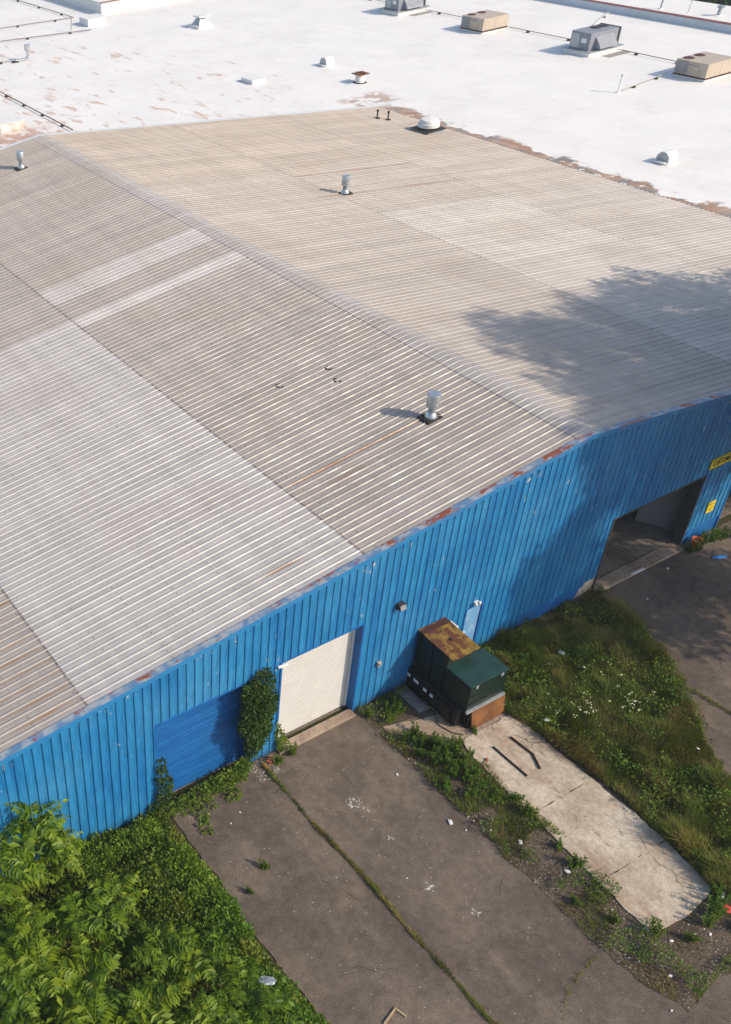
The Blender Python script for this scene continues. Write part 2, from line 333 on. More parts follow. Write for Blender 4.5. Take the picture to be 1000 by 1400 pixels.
# ------------------------------------------------------------------ ground
ZR = 8.38; SLP = .1163; SRP = .1214; XE = 28.74; LEN = 42.87; XW = -29.6
def rz_(x): return ZR-(SLP*-x if x < 0 else SRP*x)
struct(obj('ground', mesh('ground', [(-900, -900, -.03), (900, -900, -.03), (900, 900, -.03), (-900, 900, -.03)], [(0, 1, 2, 3)]), 'turf_soil'))
AS = outline([(-17.45, -30), (45, -30), (45, -.02), (-17.3, -.02)], .3, .05, 1, (0, 1, 2))
struct(B().prism(AS, -.2, 0.).obj('asphalt_yard', 'asphalt'))
STRIP = outline([(-9.25, -1.25), (-9.25, -10.5), (-9.1, -11.8), (-8.75, -12.85), (-7.2, -12.6), (-5.6, -12.9), (-4.6, -12.2), (-4.9, -11.), (-7.3, -10.9), (-7.2, -3.), (-8.1, -2.05), (-9., -1.35)], .2, .05, 2)
STRIP2 = [(-9.25, -1.1), (-9.35, -.02), (-6.9, -.02), (-6.9, -1.5)]
MEADOW = outline([(-6.9, -.02), (-6.9, -1.6), (-4.95, -2.9), (-4.75, -4.), (-4.55, -7.), (-4.75, -9.8), (-5.05, -10.8), (-4.7, -11.6), (-4., -12.1), (-2.6, -10.6), (-1.46, -8.94), (-.84, -8.12), (.02, -6.84), (1.09, -5.34), (1.95, -3.95), (2.52, -2.25), (2.72, -.25), (2.7, -.02)], .25, .05, 3)
struct(B().prism(STRIP, -.1, .012).obj('soil_strip', 'soil')); struct(B().prism(STRIP2, -.1, .008).obj('soil_strip', 'soil')); struct(B().prism(MEADOW, -.1, .016).obj('meadow_soil', 'turf_soil'))
ap = struct(B().prism([(-7.55, -10.8), (-5.1, -10.7), (-4.9, -3.2), (-7.0, -3.1)], -.1, .018).obj('concrete_apron', 'concrete_gray'))
for i, P in enumerate(([(-7.05, -3.0), (-7.32, -3.6), (-7.42, -6.3), (-4.70, -6.35), (-4.76, -5.), (-4.78, -3.02)], [(-7.43, -6.315), (-7.63, -8.95), (-4.72, -9.05), (-4.70, -6.365)], [(-7.635, -8.965), (-7.68, -10.95), (-6.45, -11.02), (-4.95, -10.82), (-4.72, -9.065)])):
    P = P[::-1] if i < 0 else P
    o = B().prism(outline(P, .14, .03, 10+i), .0, .055+.006*(i == 1)).obj('slab_panel', 'concrete', ap)
struct(B().prism(outline([(-8.95, -1.12), (-9.02, -1.38), (-8.17, -2.0), (-7.1, -2.98), (-5., -2.97), (-5., -1.0), (-6.95, -1.0), (-6.95, -1.72)], .2, .03, 14), -.05, .04).obj('concrete_path', 'concrete_tan'))
struct(B().prism(outline([(-7.46, -.03), (-7.46, -1.3), (-6.97, -1.34), (-6.97, -.03)], .2, .03, 15), -.05, .06).obj('concrete_pad', 'concrete_gray'))
struct(B().box(-12.75, -9.43, -.26, .1, -.1, .10).obj('door_threshold', 'concrete_tan', bevel=.02)); struct(B().box(2.8, 7.9, -.27, .3, -.1, .06).obj('door_threshold', 'concrete_tan', bevel=.02))
# ------------------------------------------------------------------ warehouse
WH = thing('warehouse', 'long metal warehouse with blue ribbed gable wall and low beige ribbed roof', 'warehouse')
PIT = .3048
def ribprof(n, h, base, top, minor=True):      # (offset, height) over n ribs
    P = []
    for k in range(n):
        c = (k+.2)*PIT; P += [(c-base/2, 0), (c-top/2, h), (c+top/2, h), (c+base/2, 0)]
        if minor:
            for m in (.43, .57): q = c+PIT*m; P += [(q-.022, 0), (q-.008, .006), (q+.008, .006), (q+.022, 0)]
    return P
RP = ribprof(3, .031, .084, .030); RP = [(0., 0.)]+RP+[(3*PIT, 0.)]
def sheet_mesh(name, xa, xb, lift):            # one roof sheet from xa (upper) to xb (lower), ribs along x
    b = B(); V = []; n = len(RP)
    for x in (xa, xb):
        for y, h in RP: V.append((x, y, rz_(x)+h+lift))
    d = .016
    for y, h in RP: V.append((xb, y, rz_(xb)+h+lift-d))
    F = [(i, i+1, n+i+1, n+i) for i in range(n-1)]+[(n+i, n+i+1, 2*n+i+1, 2*n+i) for i in range(n-1)]
    if xb < 0: F = [tuple(reversed(f)) for f in F]
    return b.add(V, [tuple(reversed(f)) for f in F]).me(name)
dk = B()
for s, xa, xb in ((-1, 0, XW+.05), (1, 0, XE-.05)):
    dk.add([(xa, .05, rz_(xa)-.05), (xb, .05, rz_(xb)-.05), (xb, LEN-.05, rz_(xb)-.05), (xa, LEN-.05, rz_(xa)-.05)], [(0, 1, 2, 3)])
ROOF = dk.obj('roof', 'interior_dark', WH)
NS = 47
rows = [(-.42, -9.6, .010), (-9.45, -19.65, .005), (-19.5, XW, .0), (.42, 10.1, .010), (9.95, 19.4, .005), (19.25, XE, .0)]
base_c = [(.355, .318, .284), (.428, .408, .390), (.365, .330, .297), (.415, .367, .320), (.41, .36, .312), (.41, .36, .312)]
Y0 = .05
for r, (xa, xb, lift) in enumerate(rows):
    me = sheet_mesh('roof_sheet', xa, xb, lift); me.materials.append(M['roof'])
    for k in range(NS):
        y = Y0+k*3*PIT
        if y+3*PIT > LEN+.3: break
        o = obj('roof_sheet', me, None, ROOF, (0, y, 0)); ym = y+.45; c = np.array(base_c[r]); f = random.choice((.94, .97, 1., 1.03))*random.uniform(.98, 1.02)
        if r == 0 and (19. < ym < 20.3 or 21.9 < ym < 24.2): c = np.array((.465, .44, .417))
        if r == 1 and ym > 20.2: c = np.array((.345, .310, .277))
        if r == 1 and ym < 20.2: f = random.uniform(.98, 1.03)
        if r == 4 and ym < 22: c = np.array((.475, .432, .388))
        if r == 5 and ym < 22: c = np.array((.44, .395, .35))
        if r >= 3 and ym > 30: c = c*np.array((.97, .945, .92))
        o.color = (*np.clip(c*f, 0, 1), 1)
# ridge caps: the same ribs bent over the ridge
def cap_mesh():
    xs = [-.56, -.4, -.24, -.1, 0, .1, .24, .4, .56]; V = []; n = len(RP); F = []
    zc = lambda x: ZR-.118*math.sqrt(x*x+.05**2)+.028-.0
    for x in xs:
        for y, h in RP: V.append((x, y, zc(x)+h*.9))
    for j, x in ((0, xs[0]), (1, xs[-1])):
        for y, h in RP: V.append((x, y, zc(x)+h*.9-.03))
    for i in range(len(xs)-1): F += [(i*n+k, (i+1)*n+k, (i+1)*n+k+1, i*n+k+1) for k in range(n-1)]
    m = len(xs); F += [(m*n+k, k, k+1, m*n+k+1) for k in range(n-1)]; F += [((m-1)*n+k, (m+1)*n+k, (m+1)*n+k+1, (m-1)*n+k+1) for k in range(n-1)]
    return mesh('ridge_cap', V, F)
cm = cap_mesh(); cm.materials.append(M['roof'])
for k in range(NS):
    if Y0+(k+1)*3*PIT > LEN+.3: break
    o = obj('ridge_cap', cm, None, ROOF, (0, Y0+k*3*PIT, 0)); o.color = (*(np.array((.36, .337, .315))*random.uniform(.95, 1.05)), 1)
# rake trim pieces on the gable edge (front) and at the back
def rake(xa, xb, y0, y1, face, up=.055):
    b = B(); P = []
    for x in (xa, xb): P.append(rz_(x))
    s = -1 if face < 0 else 1; yo = y0
    # cross-section: top flange and outer face
    V = []
    for x, z in ((xa, P[0]), (xb, P[1])): V += [(x, y1, z+up-.005), (x, y0, z+up), (x, y0, z-.13), (x, y0+.02*-s, z-.15), (x, y0+.045*-s, z-.13), (x, y0+.045*-s, z+up-.03), (x, y1, z+up-.03)]
    n = 7; F = [(i, i+1, n+i+1, n+i) for i in range(n-1)]+[(6, 0, n, n+6)]+[tuple(reversed(range(n))), tuple(range(n, 2*n))]
    if (xb > xa) == (s < 0): F = [tuple(reversed(f)) for f in F]
    return b.add(V, F)
xs = list(np.linspace(XW, 0, 9))+list(np.linspace(0, XE, 9))[1:]
for a, b_ in zip(xs[:-1], xs[1:]):
    k = random.choice((0, .004)); rake(a+.001, b_-.001, -.10-k, .14, -1, .055+k).obj('rake_trim', 'trim', WH)
for a, b_ in ((XW, 0), (0, XE)): rake(a, b_, LEN+.25, LEN-.05, 1, .05).obj('rake_trim', 'parapet_skin', WH)
# blue gable wall: one object per 0.914 m sheet, openings left out of the sheets
OPEN = [(-17.5, -13.95, 4.13), (-12.75, -9.43, 4.28), (2.8, 7.9, 3.55), (-4.46, -3.70, 2.5), (10.15, 13.2, 3.0)]
edges = [XW+.1, -17.5, -13.95, -12.75, -9.43, -4.46, -3.7, 2.8, 7.9, 10.15, 13.2, XE-.1]
for a, b_ in zip(edges[0::2], edges[1::2]): B().box(a+.03, b_-.03, .012, .26, -.3, .76).obj('foundation', 'blue_base', WH)
FND = WH
B().add([(x, y, z) for y in (.004, .03) for x, z in ((1.7, .02), (2.76, .02), (2.76, .745), (2.2, .72), (2.12, .52), (1.95, .46), (1.86, .25))], [(0, 1, 2, 3, 4, 5, 6), (13, 12, 11, 10, 9, 8, 7)]+[(i, (i+1) % 7, 7+(i+1) % 7, 7+i) for i in range(7)][::1]).obj('bare_patch', 'concrete', WH)
WP = [((k+a)*PIT+.02*PIT, h) for k in range(3) for a, h in ((0., .040), (.08, .037), (.52, .010), (.86, .020), (.885, .0), (.96, .038))]
def wall_sheet(x0):
    w3 = 3*PIT; pts = [(x0, .037)]+[(x0+a, h) for a, h in WP]+[(x0+w3, .039)]
    cuts = [e for o in OPEN for e in o[:2] if x0 < e < x0+w3]
    for e in cuts:
        for i in range(len(pts)-1):
            if pts[i][0] < e < pts[i+1][0]:
                t = (e-pts[i][0])/(pts[i+1][0]-pts[i][0]); pts.insert(i+1, (e, pts[i][1]*(1-t)+pts[i+1][1]*t)); break
    V = []; F = []
    for (xa, ha), (xb, hb) in zip(pts[:-1], pts[1:]):
        if xb-xa < 1e-5: continue
        xm = (xa+xb)/2; z0 = .05 if xm < -1.4 else .72
        for a, b_, t in OPEN:
            if a-1e-4 <= xm <= b_+1e-4: z0 = t
        k = len(V); V += [(xa, -ha, z0), (xb, -hb, z0), (xb, -hb, rz_(xb)-.05), (xa, -ha, rz_(xa)-.05)]; F.append((k, k+1, k+2, k+3))
    return mesh('wall_sheet', V, F)
x = -29.5
while x < XE-.2:
    o = obj('wall_sheet', wall_sheet(x), 'blue', FND); x += 3*PIT
# back, side walls, inner lining, floor
sh = B()
sh.add([(XW+.1, .3, -.2), (XW+.1, LEN, -.2), (XW+.1, LEN, rz_(XW+.1)-.1), (XW+.1, .3, rz_(XW+.1)-.1)], [(0, 1, 2, 3)])
sh.add([(XE-.1, .3, -.2), (XE-.1, LEN, -.2), (XE-.1, LEN, rz_(XE)-.1), (XE-.1, .3, rz_(XE)-.1)], [(3, 2, 1, 0)])
sh.add([(XW+.1, LEN, -.2), (XE-.1, LEN, -.2), (XE-.1, LEN, rz_(XE)-.1), (0, LEN, ZR-.1), (XW+.1, LEN, rz_(XW)-.1)], [(0, 1, 2, 3, 4)])
sh.obj('side_wall', 'interior_dark', WH)
# lining behind the sheets, with openings
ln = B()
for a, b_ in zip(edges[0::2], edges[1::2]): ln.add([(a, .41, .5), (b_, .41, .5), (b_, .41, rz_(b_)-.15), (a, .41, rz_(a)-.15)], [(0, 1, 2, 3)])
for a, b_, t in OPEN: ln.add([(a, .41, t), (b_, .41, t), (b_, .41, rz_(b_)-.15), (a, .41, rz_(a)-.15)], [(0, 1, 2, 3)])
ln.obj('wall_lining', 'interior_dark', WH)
B().box(XW+.15, XE-.15, .3, LEN-.1, -.2, .03).obj('floor', 'floor_concrete', WH)
# jambs and lintels
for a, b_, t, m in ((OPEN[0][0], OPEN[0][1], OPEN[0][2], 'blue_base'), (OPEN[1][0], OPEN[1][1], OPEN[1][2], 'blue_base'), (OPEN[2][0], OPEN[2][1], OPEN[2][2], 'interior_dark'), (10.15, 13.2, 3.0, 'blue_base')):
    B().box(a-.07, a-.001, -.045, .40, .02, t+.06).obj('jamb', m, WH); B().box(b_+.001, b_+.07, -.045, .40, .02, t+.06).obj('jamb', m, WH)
    B().box(a-.002, b_+.002, -.040, .40, t-.002, t+.055).obj('lintel', m, WH)
def roller(a, b_, t, z0, m, name, n):
    h = (t-z0)/n; y = .35; b = B()
    prof = [(0, 0), (-.006, h*.12), (-.010, h*.5), (-.006, h*.88), (0, h)]
    me = B()
    V = []
    for x in (a, b_):
        for dy, dz in prof: V.append((x, y+dy, dz))
        V.append((x, y+.02, h)); V.append((x, y+.02, 0))
    k = 7; me.add(V, [(i, k+i, k+(i+1) % k, (i+1) % k) for i in range(k)]); me = me.me('slat')
    me.materials.append(M[m])
    R = B().box(a, b_, y-.03, y+.03, z0-.06, z0-.002).obj(name, m, WH)
    for i in range(n): obj('slat', me, None, R, (0, 0, z0+i*h))
    return R
roller(-17.5, -13.95, 4.14, .06, 'blue_slat', 'roller_door', 26); roller(-12.75, -9.43, 4.29, .17, 'white_slat', 'roller_door', 28)
B().tube([(-12.95, -.06, 4.22), (-12.62, -.1, 4.22)], .05, 8).obj('door_pulley', 'white_paint', WH)
for a, b_, t in OPEN[:2]:
    for q in (a, b_-.1): B().box(q+.001, q+.099, .285, .325, .08, t-.003).obj('guide_rail', 'white_paint' if a > -13 else 'blue_slat', WH)
pd = B().box(-4.46, -3.7, .0, .05, .08, 2.5).obj('personnel_door', 'pale_door', WH)
B().box(-4.52, -4.45, -.05, .06, .05, 2.56).obj('door_frame', 'blue_base', pd); B().box(-3.71, -3.64, -.05, .06, .05, 2.56).obj('door_frame', 'blue_base', pd); B().box(-4.449, -3.711, -.05, .06, 2.5, 2.56).obj('door_frame', 'blue_base', pd)
B().lathe([(.02, 0), (.045, .02), (.045, .05), (.02, .07)], 10, (-4.36, -.06, 1.05)).obj('door_handle', 'galvanised', pd)
B().box(-4.38, -4.30, -.02, .0, 1.25, 1.36).obj('door_lock', 'white_paint', pd)
# interior seen through the open door
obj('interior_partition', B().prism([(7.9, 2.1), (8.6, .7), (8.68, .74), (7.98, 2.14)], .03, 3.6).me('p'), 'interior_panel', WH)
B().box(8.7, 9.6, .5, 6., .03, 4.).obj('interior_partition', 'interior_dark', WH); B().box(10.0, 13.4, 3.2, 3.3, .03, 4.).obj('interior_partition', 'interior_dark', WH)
# ------------------------------------------------------------------ flat-roofed building
FB = thing('flat_roof_building', 'large building with flat white membrane roof behind the metal warehouse', 'building')
ZF = 4.86
b = B()
b.add([(-75, LEN+.3, ZF), (XE+.01, LEN+.3, ZF), (XE+.01, -9, ZF), (66, -9, ZF), (66, 135, ZF), (-75, 135, ZF)], [(0, 1, 2, 3, 4, 5)])
b.obj('roof', 'membrane', FB)
b = B(); P = [(-75, LEN+.31), (XE+.02, LEN+.31), (XE+.02, -9), (66, -9), (66, 135), (-75, 135)]
for i in range(6):
    p, q = P[i], P[(i+1) % 6]; b.add([(*p, -.2), (*q, -.2), (*q, ZF-.01), (*p, ZF-.01)], [(0, 1, 2, 3)])
b.obj('wall', 'parapet_skin', FB)
# raised flashing along the warehouse: white upstand strips
for k in range(8):
    y0 = -8.9+k*6.5; y1 = min(y0+6.49, LEN+.2)
    if y1 > y0: B().hexa([(XE+.004, y0, ZF-.05), (XE+.75, y0, ZF-.05), (XE+.75, y1, ZF-.05), (XE+.004, y1, ZF-.05), (XE+.004, y0, ZF+.055), (XE+.70, y0, ZF+.006), (XE+.70, y1, ZF+.006), (XE+.004, y1, ZF+.055)]).obj('edge_flashing', 'membrane', FB)
pp = B().box(65.55, 65.95, -9, 74, ZF+.0, ZF+.62).obj('parapet', 'parapet_skin', FB)
for k in range(14): B().box(65.5, 66.0, -9+k*5.93, -9+k*5.93+5.92, ZF+.62, ZF+.68).obj('coping', 'red_coping', pp)
SB = thing('side_building', 'second white flat roof beyond the parapet with red coping', 'building')
B().box(66.4, 72.2, 5, 74, 0, ZF+.55).obj('roof', 'membrane', SB)
RB = thing('raised_roof_block', 'raised white roof block with red coping on the far flat roof', 'roof block', (30, 89, ZF))
B().box(0, 34, 0, 36, 0, 1.15).obj('wall', 'white_paint', RB); B().box(.15, 33.9, .15, 35.9, 1.15, 1.2).obj('roof', 'membrane', RB); B().box(-.1, 34.1, -.1, .13, 1.15, 1.22).obj('coping', 'red_coping', RB); B().box(-.1, .13, .132, 36., 1.15, 1.22).obj('coping', 'white_paint', RB)
# ------------------------------------------------------------------ roof equipment
def pipe_vent(loc, label, s=1., cone=False):
    t = thing('pipe_vent', label, 'roof vent', loc, 0., 'metal pipe vents on the warehouse roof')
    b = B().hexa([(-.42, -.33, -.14), (.36, -.33, -.06), (.36, .33, -.06), (-.42, .33, -.14), (-.36, -.28, .05), (.32, -.28, .07), (.32, .28, .07), (-.36, .28, .05)])
    rn = random.Random(str(loc))
    for i in range(9): a = rn.uniform(0, 6.3); b.lathe([(.05, 0), (.04, .04)], 6, (math.cos(a)*.36, math.sin(a)*.3, .02))
    b.obj('flashing', 'tar', t)
    B().lathe([(.235*s, .03), (.23*s, .12), (.16*s, .22), (.145*s, .24)], 24).obj('collar', 'galvanised', t, smooth=True)
    B().lathe([(.135*s, .05), (.135*s, .62)], 20).obj('pipe', 'galv_dull', t, smooth=True)
    B().lathe([(.13*s, .50), (.235*s, .505), (.235*s, 1.0), (.225*s, 1.02)], 24).obj('cap', 'galvanised', t, smooth=True)
    B().lathe([(.242*s, .62), (.242*s, .65)], 24).obj('cap_band', 'galvanised', t, smooth=True)
    return t
pipe_vent((-3.2, 4.2, rz_(-3.2)), 'pipe vent with bright cap and rust stain running downslope, on warehouse roof'); pipe_vent((10.73, 25.5, rz_(10.7)), 'pipe vent on the far slope of the warehouse roof, beyond the ridge')
pipe_vent((-3.2, 38.9, rz_(-3.2)), 'pipe vent with tar base beside the ridge, near the white roof')
t = thing('exhaust_fan', 'white domed exhaust fan on dark square base at the low roof corner', 'exhaust fan', (26.6, 35.4, rz_(26.6)))
B().hexa([(-.75, -.75, -.2), (.75, -.75, -.25), (.75, .75, -.25), (-.75, .75, -.2), (-.72, -.72, .22), (.72, -.72, .22), (.72, .72, .22), (-.72, .72, .22)]).obj('curb', 'galv_dull', t)
B().box(-.85, .85, -.85, .85, .22, .28).obj('base_plate', 'dark_grille', t); B().lathe([(.5, .28), (.5, .45)], 28).obj('throat', 'dark_grille', t)
B().lathe([(.66, .36), (.74, .40), (.74, .62), (.70, .66)], 32).obj('shroud', 'white_paint', t, smooth=True); B().lathe([(.66, .66), (.66, .78), (.58, .88), (.3, .93), (.05, .94)], 32).obj('dome', 'white_paint', t, smooth=True)
for i, (x, y) in enumerate(((25.85, 39.8), (26.3, 39.15))):
    t = thing('vent_stub', 'thin dark vent stub standing by the far corner of the warehouse roof', 'vent pipe', (x, y, rz_(x)), 0, 'thin vent stubs by the roof corner')
    B().lathe([(.22, -.05), (.2, .05)], 12).obj('flashing', 'tar', t); B().lathe([(.05, 0), (.05, .55)], 10).obj('pipe', 'dark_grille', t); B().lathe([(.09, .5), (.09, .62)], 10).obj('cap', 'dark_grille', t)
for (x, y) in ((-4.05, 8.3), (-3.75, 9.2), (-5.9, 9.5)):
    t = B(); n = 18
    for i in range(n):
        if random.random() < .8: a = 2*math.pi*i/n; t.box(x+.14*math.cos(a)-.03, x+.14*math.cos(a)+.03, y+.14*math.sin(a)-.03, y+.14*math.sin(a)+.03, rz_(x)-.01, rz_(x)+.022)
    t.obj('sealant_ring', 'tar', WH)
def hood(loc, label):
    t = thing('hood_vent', label, 'roof vent', loc, 0, 'rounded hood vents on the white roof'); P = []; n = 16
    for i in range(n+1): a = math.pi*i/n; P.append((.46*math.cos(a), .25+.46*math.sin(a)))
    P = [(.46, .0)]+P+[(-.46, .0)]; m = len(P)
    V = [(-.2, p, z) for p, z in P]+[(.62, p, z) for p, z in P]
    B().add(V, [tuple(range(m)), tuple(reversed(range(m, 2*m)))]+[(i, m+i, m+(i+1) % m, (i+1) % m) for i in range(m)]).obj('drum', 'white_paint', t)
    V = [(-.23, p*.86, .05+z*.86) for p, z in P]+[(-.2, p*.9, .03+z*.9) for p, z in P]
    B().add(V, [tuple(range(m))]+[(i, m+i, m+(i+1) % m, (i+1) % m) for i in range(m)]).obj('screen', 'galv_dull', t)
    B().box(-.55, -.2, -.4, .4, .12, .16).obj('lip', 'white_paint', t); B().box(-.4, .75, -.55, .55, -.02, .05).obj('curb', 'membrane', t)
hood((33.75, 22.1, ZF), 'white half-round hood vent near the stained roof edge'); hood((33.6, 55.3, ZF), 'white half-round hood vent beyond the rusty capped vent')
t = thing('capped_vent', 'white roof vent with rusty flat cap beside the hood vent', 'roof vent', (32.3, 49.2, ZF))
B().lathe([(.42, 0), (.40, .05), (.38, .62)], 20).obj('pipe', 'white_paint', t, smooth=True); B().box(-.55, .55, -.5, .5, .66, .72).obj('cap', 'rust_plate', t); B().box(-.03, .03, -.52, .52, .72, .76).obj('seam', 'rust_dark', t); B().lathe([(.6, -.01), (.5, .04)], 20).obj('flashing', 'tar', t)
t = thing('louvred_vent', 'white square roof vent with flared top, far across the white roof', 'roof vent', (34.4, 75.9, ZF))
B().box(-.9, .9, -.9, .9, 0, .25).obj('curb', 'membrane', t); B().hexa([(-.7, -.7, .25), (.7, -.7, .25), (.7, .7, .25), (-.7, .7, .25), (-.4, -.4, .8), (.4, -.4, .8), (.4, .4, .8), (-.4, .4, .8)]).obj('hood', 'galv_dull', t); B().box(-.6, .6, -.6, .6, .95, 1.1).obj('cap', 'white_paint', t); B().box(-.3, .3, -.3, .3, .8, .95).obj('neck', 'dark_grille', t)
def curb(loc, sx, sy, h, label):
    t = thing('roof_curb', label, 'roof curb', loc); B().box(-sx/2, sx/2, -sy/2, sy/2, 0, h).obj('curb', 'membrane', t, bevel=.03); B().box(-sx/2-.05, sx/2+.05, -sy/2-.05, sy/2+.05, h, h+.05).obj('lid', 'white_paint', t)
curb((26., 55.3, ZF), 1.3, 1.6, .3, 'low white capped curb between flaked patches on the white roof'); curb((3.9, 57.2, ZF), 2., 1.8, .65, 'white box curb by the rusty stain beyond the warehouse ridge'); curb((27., 85.5, ZF), 2.2, 2., .7, 'white box curb beside the end of the roof conduit')
t = thing('gooseneck_vent', 'silver elbow pipe vent joined to a conduit on the white roof', 'vent pipe', (14.7, 76.1, ZF)); B().tube([(-1.1, .2, .12), (-.3, .05, .12), (0, 0, .2), (.1, 0, .5), (.1, 0, .9)], .14, 12).obj('pipe', 'galvanised', t, smooth=True); B().lathe([(.2, .85), (.28, .95), (.28, 1.4)], 14, (.1, 0, 0)).obj('cap', 'galvanised', t, smooth=True); B().box(-1.5, -.9, -.05, .4, -.01, .1).obj('support', 'tar', t)
def post(loc, h, label, r=.06, m='galv_dull', head=True):
    t = thing('vent_pipe', label, 'vent pipe', loc); B().tube([(0, 0, 0), (.05, 0, h*.6), (.12, 0, h)], r, 8).obj('pipe', m, t)
    if head: B().lathe([(r*2, h-.05), (r*2, h+.12)], 10, (.12, 0, 0)).obj('cap', m, t)
    B().lathe([(r*3.4, -.01), (r*2, .08)], 10).obj('flashing', 'membrane', t); return t
post((44.3, 34.1, ZF), 1.2, 'slim white vent pipe standing by the tan unit conduit', .06, 'white_paint'); post((23.6, 84., ZF), 1.3, 'thin dark pipe standing beside the white box curb', .05)
post((67.2, 48.3, ZF+.55), 1., 'dark vent pipe on the roof beyond the parapet', .08); post((67.4, 45.6, ZF+.55), 1.1, 'thin bare pole on the roof beyond the parapet', .03, 'galv_dull', False); post((68.2, 43.2, ZF+.55), .7, 'thick metal flue near the edge of the roof beyond the parapet', .16)
G1 = 'rooftop air conditioners in a row'
def unit_beige(y, label):
    t = thing('rooftop_unit', label, 'air conditioner', (50.9, y, ZF), 0, G1)
    B().box(.06, 3.1, .06, 2.65, 0, .16).obj('curb', 'membrane', t); B().box(-.02, 3.2, -.02, 2.72, .16, .26).obj('base_rail', 'rust_dark', t); B().box(0, 3.18, 0, 2.7, .262, 1.28).obj('cabinet', 'beige_cabinet', t, bevel=.025)
    for x in (.72, 1.95):
        f = B().lathe([(.40, 1.275), (.40, 1.31), (.34, 1.33)], 24, (x, 2.2, 0)).obj('fan_guard', 'red_grille', t); B().lathe([(.12, 1.33), (.1, 1.36)], 12, (x, 2.2, 0)).obj('fan_hub', 'dark_grille', f)
    B().hexa([(-.12, .7, .5), (0.02, .7, .45), (0.02, 1.5, .45), (-.12, 1.5, .5), (-.12, .75, 1.0), (0.02, .7, 1.1), (0.02, 1.5, 1.1), (-.12, 1.45, 1.0)]).obj('intake_hood', 'beige_cabinet', t)
    for k in range(9): B().box(-.012, .004, 1.62+k*.115, 1.69+k*.115, .35, 1.2).obj('coil_louvre', 'gray_cabinet', t)
    B().box(.3, 1.5, -.012, .004, .35, 1.2).obj('access_panel', 'beige_cabinet', t); B().box(1.6, 2.9, -.012, .004, .35, 1.2).obj('access_panel', 'beige_cabinet', t)
unit_beige(31.8, 'tan rooftop air conditioner beside the slim white vent pipe'); unit_beige(54.2, 'tan rooftop air conditioner standing between the two grey ones')
def unit_gray(y, label):
    t = thing('rooftop_unit', label, 'air conditioner', (50.9, y, ZF), 0, G1)
    B().box(0, 4., 0, 2.6, 0, .32).obj('curb', 'membrane', t, bevel=.03); B().box(-.12, 4.1, -.12, 2.7, .32, .40).obj('base_rail', 'galv_dull', t)
    B().box(.25, 3.6, .35, 2.3, .402, 1.75).obj('cabinet', 'gray_cabinet', t, bevel=.02)
    B().hexa([(.9, -.3, .55), (3.0, -.3, .55), (3.0, .36, .5), (.9, .36, .5), (.9, -.22, .75), (3.0, -.22, .75), (3.0, .36, 1.45), (.9, .36, 1.45)]).obj('intake_hood', 'gray_cabinet', t)
    B().box(3.62, 3.8, .3, 2.35, .45, 1.78).obj('coil', 'dark_grille', t)
    B().box(.232, .252, .7, 1.2, .95, 1.3).obj('label_plate', 'white_paint', t); B().box(.225, .252, 1.4, 2.2, .5, 1.6).obj('access_panel', 'galv_dull', t)
    for x in (2.2, 3.1): B().lathe([(.42, 1.745), (.42, 1.80), (.3, 1.82)], 24, (x, 1.6, 0)).obj('fan_guard', 'dark_grille', t)
unit_gray(42.4, 'grey rooftop air conditioner with sloped intake hood beside a brown mat'); unit_gray(65.3, 'grey rooftop air conditioner farthest along the row of units')
tag(B().box(52., 54.6, 41.2, 42., ZF-.0, ZF+.012).obj('roof_mat', 'stone'), 'brown walkway mat beside the grey air conditioner', 'mat'); tag(B().box(52., 54.6, 64.2, 65., ZF-.0, ZF+.012).obj('roof_mat', 'stone'), 'brown walkway mat at the farthest grey air conditioner', 'mat')
def conduit(pts, label, every=3.4, m='conduit', r=.032):
    t = thing('roof_conduit', label, 'conduit', (*pts[0], ZF)); o = Vector((*pts[0], ZF)); P = [Vector((*p, ZF))-o for p in pts]
    B().tube([p+Vector((0, 0, .16)) for p in P], r, 6).obj('pipe', m, t)
    for a, q in zip(P[:-1], P[1:]):
        n = int((q-a).length/every)
        for k in range(n): c = a+(q-a)*((k+.5)/n); B().box(c.x-.11, c.x+.11, c.y-.11, c.y+.11, 0, .135).obj('support_block', 'tar', t)
conduit([(7.75, 67.5), (7.5, 53.)], 'long dark conduit running over white roof towards the warehouse ridge', 3.4, r=.045); conduit([(12., 85.8), (25.2, 82.6)], 'dark conduit on black blocks ending by the white box curb', 4.2, r=.045); conduit([(14., 91.2), (26.7, 89.4), (26.4, 106)], 'brown conduit bending at a right angle on the far white roof', 4.2, r=.045); conduit([(8.6, 77.6), (13.4, 76.4)], 'short conduit joining the silver elbow vent', 2.)
conduit([(54.2, 75.), (54.2, 68.)], 'conduit leading to the farthest grey air conditioner'); conduit([(54.3, 65.2), (54.3, 57.)], 'conduit between the far grey and the far tan air conditioner'); conduit([(54.2, 54.1), (54.3, 45.1)], 'conduit between the tan and the near grey air conditioner'); conduit([(54.2, 42.3), (54.1, 34.6)], 'conduit between the grey air conditioner and the tan one by the slim pipe'); conduit([(44.6, 34.), (50.8, 34.9)], 'pale conduit from the slim vent pipe to the tan air conditioner', 2.8, 'beige_cabinet'); conduit([(55., 47.), (65., 52.)], 'thin pale conduit crossing the roof to the parapet', 3.5, 'white_paint')
